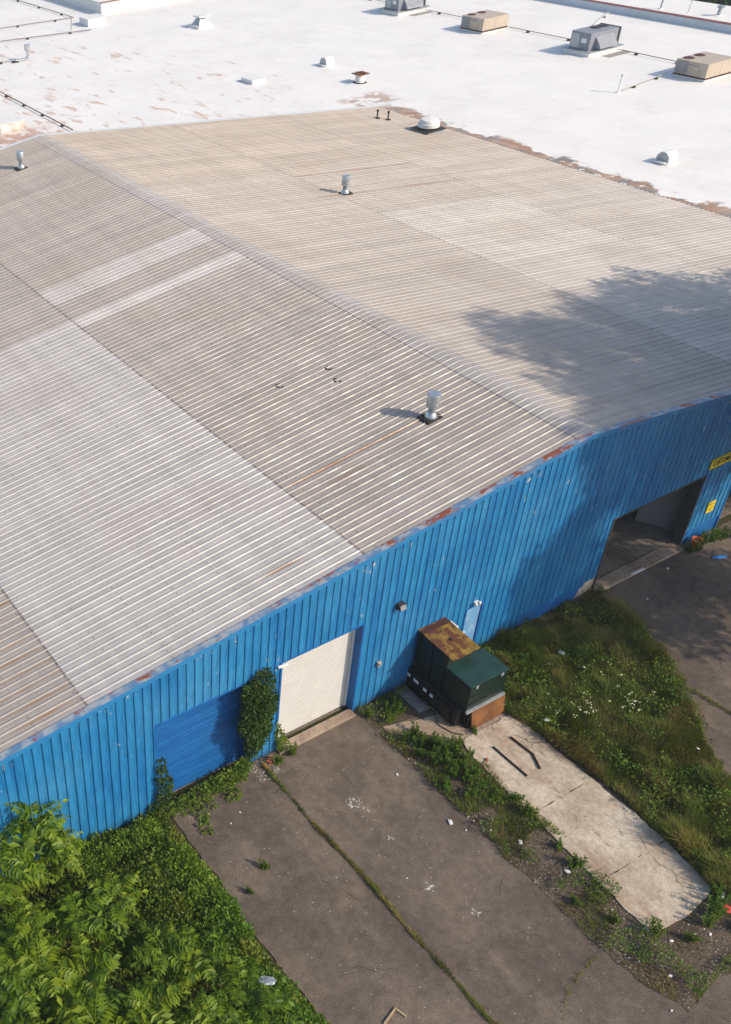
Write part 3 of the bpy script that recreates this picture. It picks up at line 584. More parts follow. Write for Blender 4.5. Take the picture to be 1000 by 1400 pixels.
# ------------------------------------------------------------------ things on the blue wall
t = thing('wall_light', 'dark box floodlight on the blue wall above the compactor', 'wall light', (-7.95, -.034, 4.5)); t.scale = (.8, .8, .8)
B().hexa([(-.18, -.30, -.12), (.18, -.30, -.12), (.18, 0, -.18), (-.18, 0, -.18), (-.18, -.22, .13), (.18, -.22, .13), (.18, 0, .13), (-.18, 0, .13)]).obj('housing', 'dark_grille', t, bevel=.015); B().hexa([(-.15, -.315, -.1), (.15, -.315, -.1), (.15, -.28, -.1), (-.15, -.28, -.1), (-.15, -.235, .10), (.15, -.235, .10), (.15, -.2, .10), (-.15, -.2, .10)]).obj('lens', 'gray_cabinet', t)
t = thing('meter_box', 'small pale meter box on the blue wall between white door and compactor', 'meter box', (-8.5, -.034, 1.85)); B().box(-.08, .08, -.09, 0, .03, .25).obj('cover', 'stone', t, bevel=.01); B().lathe([(.06, 0), (.05, .06)], 12, (0, -.09, .13)).obj('dial', 'stone', t); B().tube([(0, -.04, .03), (0, -.04, -.3)], .014, 6).obj('pipe', 'pale_door', t)
t = thing('door_light', 'small white lamp above the pale blue personnel door', 'wall light', (-4.1, -.06, 2.72)); B().box(-.1, .1, -.04, .03, -.06, .06).obj('base', 'white_paint', t); B().lathe([(.03, -.05), (.06, 0), (.05, .06), (.01, .09)], 12, (-.09, -.09, 0)).obj('lamp_head', 'white_paint', t, smooth=True); B().lathe([(.03, -.05), (.06, 0), (.05, .06), (.01, .09)], 12, (.09, -.09, 0)).obj('lamp_head', 'white_paint', t, smooth=True)
def text(body, size, loc, parent, m='sign_ink', sx=1.):
    c = bpy.data.curves.new('lettering', 'FONT'); c.body = body; c.size = size; c.extrude = .003; c.align_x = 'CENTER'; c.align_y = 'CENTER'; c.offset = .006
    o = bpy.data.objects.new('lettering', c); COL.objects.link(o); dg = bpy.context.evaluated_depsgraph_get(); me = bpy.data.meshes.new_from_object(o.evaluated_get(dg)); bpy.data.objects.remove(o)
    me.materials.clear(); o = obj('lettering', me, m, parent, loc); o.rotation_euler.x = math.pi/2; o.scale.x = sx; return o
t = thing('customer_sign', 'yellow sign reading CUSTOMER above the open doorway on blue wall', 'sign', (8.95, -.05, 4.1)); B().box(-1.0, 1.35, -.03, .015, -.24, .24).obj('panel', 'sign_yellow', t); text('CUSTOMER', .36, (-.3, -.036, 0), t, sx=.62)
for z in (-.212, .212): B().box(-.96, 1.3, -.034, -.03, z-.012, z+.012).obj('border', 'sign_ink', t)
t = thing('notice_sign', 'small square yellow notice on blue wall beside the open doorway', 'sign', (9.1, -.05, 1.6)); B().box(-.22, .22, -.025, .015, -.26, .26).obj('panel', 'sign_yellow', t)
for k, wd in enumerate((.18, .12, .17, .1)): B().box(-wd, wd, -.029, -.025, .17-k*.11-.015, .17-k*.11+.015).obj('print_line', 'sign_ink', t)
t = thing('sign_lamp', 'black lamp on the blue wall under the yellow CUSTOMER sign', 'wall light', (9.75, -.05, 3.45)); B().box(-.2, .2, -.34, 0, -.14, .14).obj('housing', 'sign_ink', t, bevel=.02); B().box(-.16, .16, -.36, -.33, -.1, .1).obj('lens', 'galvanised', t)
# ------------------------------------------------------------------ trash compactor
t = thing('trash_compactor', 'dark green trash compactor with rusty yellow lid standing against blue wall', 'compactor', (0, 0, 0))
B().box(-6.96, -4.95, -2.45, -.06, .10, .98).obj('machine_base', 'black_steel', t, bevel=.02)
B().prism([(-6.76, -1.50), (-5.58, -1.50), (-5.58, -.05), (-6.76, -.05)], .98, [2.62, 2.62, 2.66, 2.66]).obj('rear_hopper', 'green_steel', t, bevel=.015)
lid = B().add([(-6.80, -1.72, 2.60), (-5.56, -1.72, 2.60), (-5.54, -.04, 2.68), (-6.78, -.04, 2.68), (-6.80, -1.72, 2.64), (-5.56, -1.72, 2.64), (-5.54, -.04, 2.72), (-6.78, -.04, 2.72)], [(0, 3, 2, 1), (4, 5, 6, 7), (0, 1, 5, 4), (1, 2, 6, 5), (2, 3, 7, 6), (3, 0, 4, 7)]).obj('rear_lid', 'rust_yellow', t)
B().prism([(-6.78, -.32), (-5.55, -.32), (-5.55, -.12), (-6.78, -.12)], 2.66, [2.722, 2.722, 2.732, 2.732]).obj('lid_strip', 'rust_dark', lid); B().lathe([(.07, 2.70), (.05, 2.76), (.02, 2.77)], 10, (-6.15, -.95, -.04)).obj('lid_knob', 'tar', lid)
for k in range(3): B().box(-6.83, -6.765, -1.45+k*.62, -1.38+k*.62, 1.02, 2.58).obj('rib', 'green_steel', t)
B().prism([(-6.80, -2.66), (-5.12, -2.66), (-5.12, -1.53), (-6.80, -1.53)], .985, 2.16).obj('front_hopper', 'green_steel', t, bevel=.015)
for z in (1.25, 1.62): B().box(-6.83, -5.09, -2.69, -2.662, z, z+.05).obj('front_rib', 'green_steel', t)
for x in (-6.55, -5.4): B().box(x-.06, x+.06, -2.70, -2.664, 2.02, 2.158).obj('latch', 'galv_dull', t)
for x in (-6.6, -6.1, -5.7): B().tube([(x-.06, -1.49, 2.21), (x+.06, -1.49, 2.21)], .02, 8).obj('hinge', 'rust_dark', t)
fl = B().box(-6.83, -5.09, -2.69, -1.50, 2.16, 2.20).obj('front_lid', 'green_lid', t, bevel=.012)
B().box(-6.83, -5.06, -2.74, -2.662, .93, 1.02).obj('front_rail', 'galv_dull', t); B().box(-5.119, -5.05, -2.6, -1.6, 1.1, 1.16).obj('side_rail', 'green_steel', t)
B().hexa([(-6.5, -2.84, .03), (-4.98, -2.84, .03), (-4.98, -2.78, .03), (-6.5, -2.78, .03), (-6.56, -2.72, .9), (-5.0, -2.72, .9), (-5.0, -2.66, .9), (-6.56, -2.66, .9)]).obj('rusty_plate', 'rust_plate', t); B().box(-6.62, -4.96, -2.70, -2.452, .04, .88).obj('front_bumper', 'black_steel', t)
for x in (-6.8, -5.2): B().box(x-.1, x+.1, -2.4, -.1, .02, .10).obj('skid', 'black_steel', t)
for k, (y, z, s) in enumerate(((-.12, .66, .09), (-.47, .64, .15), (-.93, .6, .10), (-1.25, .6, .09))): B().box(-6.972, -6.958, y-s, y+s*.6, z-.07, z+.07).obj('warning_label', 'litter_white', t)
B().box(-7.06, -6.965, -2.2, -1.5, .25, .85).obj('control_box', 'black_steel', t, bevel=.02); B().box(-7.03, -6.962, -1.35, -.1, .18, .24).obj('side_channel', 'black_steel', t)
B().tube([(-7.0, -1.4, .7), (-7.15, -1.7, .2), (-7.3, -2.1, .06), (-7.15, -2.6, .06), (-6.9, -2.85, .06)], .022, 6).obj('hydraulic_hose', 'tar', t)
B().box(-5.5, -5.3, -.5, -.1, 2.0, 2.5).obj('motor_housing', 'white_paint', t, bevel=.03); B().box(-5.58, -5.1, -1.45, -.1, .98, 2.0).obj('power_pack', 'green_steel', t, bevel=.02)
# steel bars and small things on the ground
tag(B().tube([(-6.45, -3.76, .09), (-6.44, -4.5, .085), (-6.42, -5.2, .085)], .035, 6).obj('steel_bar', 'rust_dark'), 'straight rusty steel bar lying on the pale concrete slab', 'steel bar'); tag(B().tube([(-5.64, -3.76, .09), (-5.6, -4.3, .085), (-5.57, -4.66, .085), (-5.84, -5.21, .085)], .042, 6).obj('steel_bar', 'rust_dark'), 'bent rusty steel bar lying on the pale concrete slab', 'steel bar')
def chunk(name, loc, s, m, label, cat, group=None, seed=0, sub=2):
    bm = bmesh.new(); bmesh.ops.create_icosphere(bm, subdivisions=sub, radius=1.); r = random.Random(seed)
    for v in bm.verts: v.co *= r.uniform(.55, 1.15); v.co.x *= s[0]; v.co.y *= s[1]; v.co.z *= s[2]
    zmin = min(v.co.z for v in bm.verts)
    for v in bm.verts: v.co.z -= zmin
    me = bpy.data.meshes.new(name); bm.to_mesh(me); bm.free(); return tag(obj(name, me, m, loc=loc, rz=r.uniform(0, 6)), label, cat, group)
for i, (x, y, s, l) in enumerate(((-13.2, -.3, .16, 'broken red brick lying at the corner of the white roller door'), (-13.5, -.42, .11, 'smaller red brick piece lying in rubble near the blue roller door'))):
    B().hexa([(-s, -s*.55, 0), (s, -s*.5, 0), (s*.95, s*.5, 0), (-s*.9, s*.55, 0), (-s*.95, -s*.55, .11), (s*.9, -s*.5, .10), (s*.95, s*.45, .10), (-s*.9, s*.5, .11)]).obj('brick', 'brick', loc=(x, y, 0), rz=.5+i); tag(bpy.context.scene.objects['brick' if i == 0 else 'brick.001'], l, 'brick')
chunk('brick', (-7.05, -4.05, .057), (.09, .06, .04), 'brick', 'small orange brick chip on the concrete slab near the steel bars', 'brick', seed=3)
LG = 'white litter scattered on the asphalt and weeds'
for i, (x, y, s, l) in enumerate(((-9.81, -5.24, .13, 'crumpled white paper on the asphalt next to the weed strip'), (-8.51, -6.86, .12, 'crumpled white bag lying among weeds beside the concrete slab'), (-9.95, -2.95, .07, 'small white scrap on the asphalt by the tall weeds'), (-8.95, -6.1, .07, 'small white scrap lying in the weed strip edge'), (-8.1, -8.3, .12, 'pale torn bag on the gravel of the weed strip'), (-7.4, -11.3, .08, 'white scrap beside the end of the concrete slab'), (-8.3, -11.95, .08, 'white scrap on the gravel below the concrete slab'), (-6.3, -11.7, .07, 'white scrap in the tuft at the slab end'), (-15.3, -1.5, .05, 'small white scrap on asphalt before the blue roller door'), (-15.8, -1.7, .05, 'tiny pale scrap on asphalt near the creeping vine'), (5.3, -.5, .0, ''), (6.29, -.72, .09, 'white scrap on asphalt outside the open doorway'), (4.1, -1.5, .06, 'small white scrap on the shaded asphalt before the doorway'), (-1.15, -1.94, .19, 'white bag half hidden in the meadow grass'), (.25, -2.23, .16, 'white paper lying on the meadow grass'), (-4.1, -3.9, .16, 'white bag in grass beside the concrete slab corner'), (-2.5, -5.4, .07, 'white scrap deep in the meadow grass'), (-.9, -7.3, .07, 'white scrap at the meadow edge by the asphalt'), (-12.35, -6.05, .04, 'tiny pale scrap beside the dried paint spill'), (-9.6, -5.7, .045, 'tiny yellowish scrap near the crumpled white paper'), (-9.1, -12.6, .05, 'tiny white scrap on the asphalt below the gravel'))):
    if s: chunk('litter', (x, y, .02 if x < -4.2 or x > 2.5 else .16), (s*.8, s*.5, s*.22), 'litter_white', l, 'litter', LG, 20+i, 3)
tag(B().hexa([(-.35, -.06, 0), (.35, -.04, 0), (.35, .07, 0), (-.35, .06, 0), (-.33, -.05, .03), (.34, -.03, .05), (.33, .06, .04), (-.35, .05, .02)]).obj('board_scrap', 'litter_white', loc=(5.1, -.24, .07), rz=-.1), 'white board scrap lying on the doorway threshold', 'board')
chunk('litter', (-5.25, -11.4, .03), (.2, .14, .07), 'litter_red', 'red plastic litter in weeds past the concrete slab end', 'litter', seed=71); chunk('litter', (-4.95, -11.05, .05), (.26, .12, .06), 'galvanised', 'crushed silver can sheet beside the red litter', 'litter', seed=72); chunk('litter', (8.65, -1.35, .005), (.4, .1, .03), 'litter_blue', 'flat blue plastic scrap on the shaded asphalt', 'litter', seed=73); chunk('litter', (-18.14, -6.79, .62), (.24, .15, .04), 'galv_dull', 'grey plastic sheet caught on the bushes beside the asphalt', 'litter', seed=74)
t = thing('wooden_frame', 'small broken wooden frame lying on the asphalt by the bushes', 'frame', (-15.6, -9.1, 0), .3); B().box(-.3, .3, .1, .15, 0, .05).obj('rail', 'wood', t); B().box(.25, .3, -.2, .098, 0, .05).obj('rail', 'wood', t); B().box(-.3, -.25, -.15, .098, 0, .05).obj('rail', 'wood', t)
t = thing('plant_pot', 'orange plant pot by the blue wall beside the open doorway', 'plant pot', (8.45, -.35, 0)); B().lathe([(.13, 0), (.19, .32), (.21, .33), (.21, .38), (.18, .38), (.16, .3)], 20).obj('pot', 'orange_plastic', t, smooth=True); B().lathe([(.165, .27), (.165, .31)], 16).obj('soil', 'soil', t)
# ------------------------------------------------------------------ plants
def unit_rand(n, r): d = r.normal(size=(n, 3)); return d/np.linalg.norm(d, axis=1, keepdims=True)
def frond(r, L, droop, az, base, pitch, npair=11, lf=.17):
    """pinnate frond: rachis points and leaflets"""
    t = np.linspace(0, 1, npair+2); ang = pitch-droop*t*1.2; dr = np.stack([np.cos(ang), np.sin(ang)], 1)*L/(npair+1)
    p = np.concatenate([[[0, 0]], np.cumsum(dr[:-1], 0)]); h = np.array([math.cos(az), math.sin(az)]); R = np.column_stack([p[:, 0]*h[0], p[:, 0]*h[1], p[:, 1]])+base
    T = np.column_stack([np.cos(ang)*h[0], np.cos(ang)*h[1], np.sin(ang)]); Sd = np.array([-h[1], h[0], 0.]); P = []; D = []; Ls = []
    for i in range(2, npair+2):
        k = math.sin(math.pi*min(1., (i/(npair+1))*.85+.12))**.6
        for s in (-1, 1): P.append(R[i]); D.append(Sd*s*1.+T[i]*.45+np.array([0, 0, -.22+r.normal(0, .12)])); Ls.append(lf*k*r.uniform(.85, 1.12))
    P.append(R[-1]); D.append(T[-1]); Ls.append(lf*.8); Ls = np.array(Ls)
    v, f, tt = leaves(np.array(P), np.array(D), Ls, Ls*.46, np.clip(r.normal(.5, .28, len(Ls)), 0, 1), .12, r)
    # rachis as a thin strip
    W = .008; rv = np.concatenate([R+Sd*W, R-Sd*W]); n = len(R); i = np.arange(n-1); rf = np.concatenate([np.stack([i, i+1, n+i+1], 1), np.stack([i, n+i+1, n+i], 1)])
    return merge([(v, f, tt), (rv, rf, np.full(2*n, .9))])
def sumac_mesh(seed, H, tiers):
    r = np.random.default_rng(seed); parts = []; lean = r.normal(0, .08, 2)
    for k, (hz, nf, L, pit) in enumerate(tiers):
        for i in range(nf):
            az = 2*math.pi*(i/nf)+r.normal(0, .22)+k*1.1; b = np.array([lean[0]*hz, lean[1]*hz, hz+r.normal(0, .05)])
            parts.append(frond(r, L*r.uniform(.8, 1.15), r.uniform(.7, 1.25), az, b, pit+r.normal(0, .14), 8+int(r.integers(0, 3)), L*.34))
    v, f, t = merge(parts); cr = mesh('fronds', v, f, t); cr.materials.append(M['leaf_sumac'])
    st = B().tube([(0, 0, -.05), (lean[0]*H*.5, lean[1]*H*.5, H*.5), (lean[0]*H, lean[1]*H, H)], [.035, .025, .012], 7).me('stem'); st.materials.append(M['stem']); return cr, st
SUM = [sumac_mesh(100+i, H, tr) for i, (H, tr) in enumerate(((1.5, ((1.0, 4, .95, .45), (1.5, 8, .9, .8))), (1.15, ((.7, 3, .85, .45), (1.15, 8, .85, .75))), (2.6, ((1.6, 5, .9, .3), (2.2, 6, .95, .5), (2.6, 8, .85, .85))), (.8, ((.4, 3, .7, .5), (.8, 7, .75, .75)))))]
SG = 'tree of heaven saplings in the thicket'
def sapling(x, y, k, s, rz, label):
    label = label if label == LB else {0: 'waist-high two-tiered feathered sapling in the thicket beside the asphalt', 1: 'knee-high feathered sapling between shrubs in the thicket', 2: 'tall three-tiered feathered sapling standing in the thicket', 3: 'small low feathered sapling near the shrub edge of the thicket'}[k]
    t = thing('sapling', label, 'sapling', (x, y, 0), rz, SG); t.scale = (s, s, s); obj('fronds', SUM[k][0], None, t); obj('stem', SUM[k][1], None, t)
LT = 'bright green sapling with long feathered fronds, in the thicket beside the asphalt'
LB = 'tall feathered sapling growing close against the blue ribbed wall'
sp = [(-22.0, -.95, 2, 1.15, .3, LB), (-21.2, -1.05, 2, .85, 1.4, LB), (-22.9, -1.15, 2, 1.25, 2.2, LB), (-23.2, -2.4, 2, .85, 2.9, LT), (-22.1, -3.2, 0, 1.1, 4., LT), (-23.5, -3.9, 0, 1.25, 1., LT), (-22.6, -4.9, 0, 1.2, 5.1, LT), (-20.3, -4.7, 1, 1.1, .5, LT), (-19.6, -5.7, 1, 1.05, 3.3, LT), (-21.6, -6.1, 0, 1.1, 2.3, LT), (-20.2, -7.2, 0, 1.0, 1.2, LT), (-24.5, -4.7, 2, .8, .1, LT), (-20.7, -2.9, 3, 1.3, 2., LT), (-22.9, -5.9, 0, 1.2, .7, LT), (-24.2, -3.2, 0, 1.2, 3.6, LT), (-19.1, -6.7, 3, 1.1, .9, LT), (-20.9, -7.6, 1, 1.1, 5.6, LT), (-22.2, -7.2, 0, 1.1, 1.5, LT), (-18.9, -7.8, 1, .9, 2., LT), (-23.4, -7.2, 0, 1.2, 3., LT), (-25.2, -5.8, 0, 1.2, 3., LT), (-24.8, -2., 2, .9, 1., LT), (-19.9, -8.4, 1, 1., 3., LT)]
for a in sp: sapling(*a)
def leaf_blob(r, lobes, n, lsize, shell=.55, flat=1.):
    """leaves spread through a set of lobes (cx,cy,cz,rx,ry,rz), denser near the surface"""
    w = np.array([l[3]*l[4]*l[5] for l in lobes])**.67; w /= w.sum(); ids = r.choice(len(lobes), n, p=w); Lb = np.array(lobes)[ids]
    d = unit_rand(n, r); rad = np.clip(shell+(1-shell)*r.random(n)**.6+r.normal(0, .05, n), 0, 1.15)
    P = Lb[:, :3]+d*Lb[:, 3:]*rad[:, None]; P[:, 2] = np.maximum(P[:, 2], .02)
    D = d+unit_rand(n, r)*.8+np.array([0, 0, .12]); D[:, 2] *= flat
    L = lsize*r.uniform(.7, 1.3, n); return leaves(P, D, L, L*.62, np.clip(r.normal(.5, .25, n), 0, 1), .18, r)
def lobed(r, c, R, H, k, small=.45):
    out = [(c[0], c[1], c[2], R*.7, R*.7, H*.7)]
    for i in range(k): d = unit_rand(1, r)[0]; d[2] = abs(d[2])*.9-.05; s = small*r.uniform(.7, 1.25); out.append((c[0]+d[0]*R*.75, c[1]+d[1]*R*.75, c[2]+d[2]*H*.75, R*s, R*s, H*s))
    return out
def shrub_mesh(seed, R, H, n, ls, mat):
    r = np.random.default_rng(seed); v, f, t = leaf_blob(r, lobed(r, (0, 0, H*.45), R, H*.55, 14, .38), n, ls, .45); me = mesh('foliage', v, f, t); me.materials.append(M[mat])
    b = B()
    for i in range(5): a = r.uniform(0, 6.3); q = R*.5; b.tube([(0, 0, -.03), (math.cos(a)*q*.4, math.sin(a)*q*.4, H*.35), (math.cos(a)*q, math.sin(a)*q, H*.75)], [.02, .014, .006], 5)
    st = b.me('stems'); st.materials.append(M['stem']); return me, st
SHR = [shrub_mesh(40, .75, 1.0, 1500, .12, 'leaf_shrub'), shrub_mesh(41, .6, .8, 1100, .10, 'leaf_shrub'), shrub_mesh(42, .5, .65, 900, .09, 'leaf_cover')]
def shrub(x, y, k, s, rz, label, g='leafy shrubs of the thicket'):
    t = thing('shrub', label, 'shrub', (x, y, 0), rz, g); t.scale = (s, s, s*.95); obj('foliage', SHR[k][0], None, t); obj('stems', SHR[k][1], None, t)
LE = 'rounded leafy shrub along the edge of the asphalt in the thicket'; LW = 'leafy shrub at the foot of the blue wall in the thicket'
for i, (x, y, k, s, l) in enumerate(((-18.6, -.95, 1, 1., LW), (-19.4, -.8, 0, .8, LW), (-20.2, -.75, 1, .9, LW), (-18.05, -1.6, 2, 1., LE), (-18.0, -2.55, 0, .85, LE), (-18.1, -3.35, 1, 1.05, LE), (-17.95, -4.1, 0, .8, LE), (-18.2, -4.9, 1, 1.1, LE), (-18.1, -5.6, 2, 1.2, LE), (-18.3, -6.4, 0, .8, LE), (-18.1, -7.1, 1, 1., LE), (-18.2, -7.9, 0, .85, LE), (-18.0, -8.6, 1, 1., LE), (-19.0, -3.2, 2, 1.1, LE), (-19.0, -2.1, 2, 1., LW))): shrub(x, y, k, s, i*1.3, l)
def cover(name, poly, dens, hfun, ls, mat, seed, label=None, up=.6, wfac=.6, zlow=.25):
    r = np.random.default_rng(seed); P = np.array(poly); x0, y0 = P.min(0); x1, y1 = P.max(0); n = int(dens*(x1-x0)*(y1-y0)); x = r.uniform(x0, x1, n); y = r.uniform(y0, y1, n); k = inpoly(x, y, poly); x, y = x[k], y[k]
    h = hfun(x, y); k = h > .03; x, y, h = x[k], y[k], h[k]; z = h*(zlow+(1-zlow)*r.random(len(x))**.5)
    D = unit_rand(len(x), r); D[:, 2] = np.abs(D[:, 2])*.6+up-.3; L = ls*r.uniform(.6, 1.35, len(x)); v, f, t = leaves(np.column_stack([x, y, z]), D, L, L*wfac, np.clip(r.normal(.5, .27, len(x)), 0, 1), .18, r)
    o = obj(name, mesh(name, v, f, t), mat); stuff(o)
    if label: tag(o, label, name.replace('_', ' '))
    return o
THK = outline([(-17.5, -.15), (-29.5, -.15), (-29.5, -14), (-17.3, -14)], .25, .10, 50)
hc = lambda x, y: np.clip((.18+.75*vnoise(x*.9, y*.9)**1.3+.35*vnoise(x*2.7+9, y*2.7)-.15)*np.clip((-17.25-x)/.7, .15, 1), 0, 1.2)
cover('ground_cover', THK, 620, hc, .115, 'leaf_cover', 51, 'dense mixed weeds filling the thicket between wall and asphalt', .7)
# long grass patch at the wall in the thicket
def blades(poly, n, hfun, wid, seed, lean=.45):
    r = np.random.default_rng(seed); P = np.array(poly); x0, y0 = P.min(0); x1, y1 = P.max(0); x = r.uniform(x0, x1, n); y = r.uniform(y0, y1, n); k = inpoly(x, y, poly); x, y = x[k], y[k]; h = hfun(x, y, r); k = h > .04; x, y, h = x[k], y[k], h[k]; n = len(x)
    az = r.uniform(0, 6.283, n)*.5+vnoise(x*.7, y*.7)*9; ln = np.abs(r.normal(lean, .25, n))*h; d = np.stack([np.cos(az), np.sin(az)], 1); s = np.stack([-d[:, 1], d[:, 0]], 1); w_ = (wid*r.uniform(.6, 1.4, n))[:, None]
    b = np.stack([x, y], 1); m = b+d*(ln*.3)[:, None]; e = b+d*ln[:, None]; z = lambda q: (np.full(n, q) if np.isscalar(q) else q)[:, None]
    V = np.stack([np.hstack([b-s*w_, z(0.)]), np.hstack([b+s*w_, z(0.)]), np.hstack([m+s*w_*.8, z(h*.6)]), np.hstack([m-s*w_*.8, z(h*.6)]), np.hstack([e, z(h*.95)])], 1).reshape(-1, 3)
    i = np.arange(n)[:, None]*5; F = np.concatenate([i+np.array([[0, 1, 2]]), i+np.array([[0, 2, 3]]), i+np.array([[3, 2, 4]])])
    return V, F, np.repeat(np.clip(r.normal(.5, .25, n), 0, 1), 5)
mh = lambda x, y, r: (.11+.42*vnoise(x*.8+5, y*.8)*vnoise(x*2.2, y*2.2+7)*2.)*r.uniform(.5, 1.25, len(x))+.12*np.exp(-((y+.6)/.8)**2)*(x < -1.5)-.12*np.exp(-((y+.1)/1.2)**2)*(x > -1.2)
v, f, t_ = blades(MEADOW, 190000, mh, .009, 60); o = stuff(tag(obj('meadow_grass', mesh('meadow_grass', v, f, t_), 'grass'), 'rough unmown grass between the concrete slab and the shaded asphalt', 'grass'))
cover('meadow_weeds', MEADOW, 230, lambda x, y: np.where(vnoise(x*1.1+20, y*1.1) > .45, .2+.5*vnoise(x*1.6, y*1.6+3), 0), .085, 'weed', 61, 'leafy weeds growing through the rough grass')
sh_ = lambda x, y, r: (np.where(vnoise(x*1.4+3, y*1.4) > .5, .10+.25*vnoise(x*2., y*2.), .0)*np.clip((y+13.2)/6, .35, 1))*r.uniform(.5, 1.3, len(x))
v, f, t_ = blades(STRIP, 30000, sh_, .008, 62); stuff(tag(obj('strip_grass', mesh('strip_grass', v, f, t_), 'grass'), 'patchy grass in the gravel strip beside the concrete slab', 'grass'))
cover('strip_weeds', STRIP, 420, lambda x, y: np.where(vnoise(x*1.5+8, y*1.5+2) > .55+np.clip((-5.2-y)*.02, 0, .12), .12+.25*vnoise(x*2, y*2), 0), .07, 'weed', 63, 'low leafy weeds in the gravel strip')
cover('strip_weeds', STRIP2, 300, lambda x, y: np.where(vnoise(x*1.5+8, y*1.5+2) > .42, .1+.3*vnoise(x*2, y*2), 0), .075, 'weed', 64, 'low weeds at the wall between roller door and compactor')
def tall_weed_mesh(seed, H, n):
    r = np.random.default_rng(seed); parts = []; b = B()
    for s in range(6):
        a = r.uniform(0, 6.3); q = r.uniform(.05, .32); tip = np.array([math.cos(a)*q, math.sin(a)*q, H*r.uniform(.65, 1.05)]); b0 = tip*np.array([.35, .35, 0]); b.tube([tuple(b0), tuple((b0+tip)/2), tuple(tip)], [.010, .008, .004], 5)
        m = n//6; tt = r.random(m)**.8; P = b0+(tip-b0)*tt[:, None]; D = unit_rand(m, r); D[:, 2] = np.abs(D[:, 2])*.5+.15; L = .13*(1.1-.6*tt)*r.uniform(.7, 1.2, m); parts.append(leaves(P, D, L, L*.38, np.clip(r.normal(.5, .2, m), 0, 1), .15, r))
    v, f, t = merge(parts); me = mesh('leaves', v, f, t); me.materials.append(M['weed']); st = b.me('stems'); st.materials.append(M['stem']); return me, st
TW = [tall_weed_mesh(70, .85, 420), tall_weed_mesh(71, .6, 330), tall_weed_mesh(72, .4, 240)]
def weed(x, y, k, s, label, g):
    t = thing('tall_weed', label, 'weed', (x, y, 0), random.uniform(0, 6), g); t.scale = (s,)*3; obj('leaves', TW[k][0], None, t); obj('stems', TW[k][1], None, t)
L1 = 'tall upright weed between the asphalt edge and the concrete path'
for x, y, k, s in ((-8.75, -1.95, 1, .8), (-8.45, -2.45, 1, 1.), (-8.25, -2.9, 0, .95), (-8.0, -3.1, 0, 1.1), (-7.75, -3.35, 0, 1.05), (-7.6, -3.7, 0, 1.), (-7.95, -3.75, 0, .9), (-8.3, -3.5, 1, 1.1), (-7.85, -4.2, 1, 1.1), (-8.2, -4.3, 1, .9), (-8.6, -3.2, 1, .9), (-8.75, -2.7, 2, 1.2), (-8.5, -4.9, 2, 1.2), (-8.05, -2.6, 1, 1.), (-7.62, -3.2, 1, 1.1), (-8.4, -3.9, 1, .9), (-8.0, -4.7, 2, 1.), (-8.3, -2.0, 2, 1.2), (-8.9, -4.2, 2, 1.2), (-7.95, -5.3, 2, 1.3)): weed(x, y, k, s, L1, 'tall weeds of the strip')
L2 = 'small leafy weed growing from the crack beside the concrete slab'
for x, y, k, s in ((-7.5, -5.6, 2, 1.1), (-7.55, -6.3, 2, 1.3), (-7.62, -7.6, 2, .9), (-7.72, -8.35, 2, 1.3), (-7.6, -10.95, 1, .9), (-8.3, -10.1, 2, 1.), (-8.7, -9.1, 2, .9)): weed(x, y, k, s, L2, 'weeds along the slab edge')
for x, y, k, s in ((-8.4, -.7, 1, .9), (-8.1, -.95, 1, 1.), (-7.9, -.6, 2, 1.2), (-8.6, -1.05, 2, 1.1), (-9.1, -.5, 2, 1.)): weed(x, y, k, s, 'bushy weed at the blue wall between white door and compactor', 'weeds by the wall')
for x, y, k, s in ((-5.3, -11.2, 1, 1.), (-5.7, -11.4, 1, 1.1), (-6.1, -11.5, 1, .9), (-5., -10.95, 0, .8), (-4.6, -10.3, 1, 1.), (-5.5, -12., 2, 1.), (-6.9, -11.5, 2, 1.)): weed(x, y, k, s, 'bushy weed at the far end of the concrete slab', 'weeds at the slab end')
for x, y, k, s in ((8.3, -.6, 1, .9), (8.8, -.4, 0, .9), (9.3, -.5, 1, 1.1), (9.8, -.6, 1, 1.), (10.3, -.8, 0, .8), (7.9, -.5, 2, 1.), (10.9, -1., 1, 1.)): weed(x, y, k, s, 'shaded weed by the orange pot beside the open doorway', 'weeds by the doorway')
weed(-15.85, -3.6, 2, .9, 'lone weed growing from the asphalt before the blue roller door', 'lone weeds'); weed(-16.7, -4.0, 2, .7, 'sparse weed at the asphalt edge by the thicket', 'lone weeds'); weed(-6.45, -2.95, 2, .8, 'green weed at the foot of the rusty compactor plate', 'lone weeds')
weed(2.75, -.35, 1, .8, 'weed at the bare concrete corner of the doorway', 'lone weeds'); weed(-13.0, -.55, 2, 1., 'weed by the red bricks at the roller door', 'lone weeds'); weed(-12.4, -.45, 1, .8, 'leafy weed at the left foot of the white roller door', 'lone weeds')
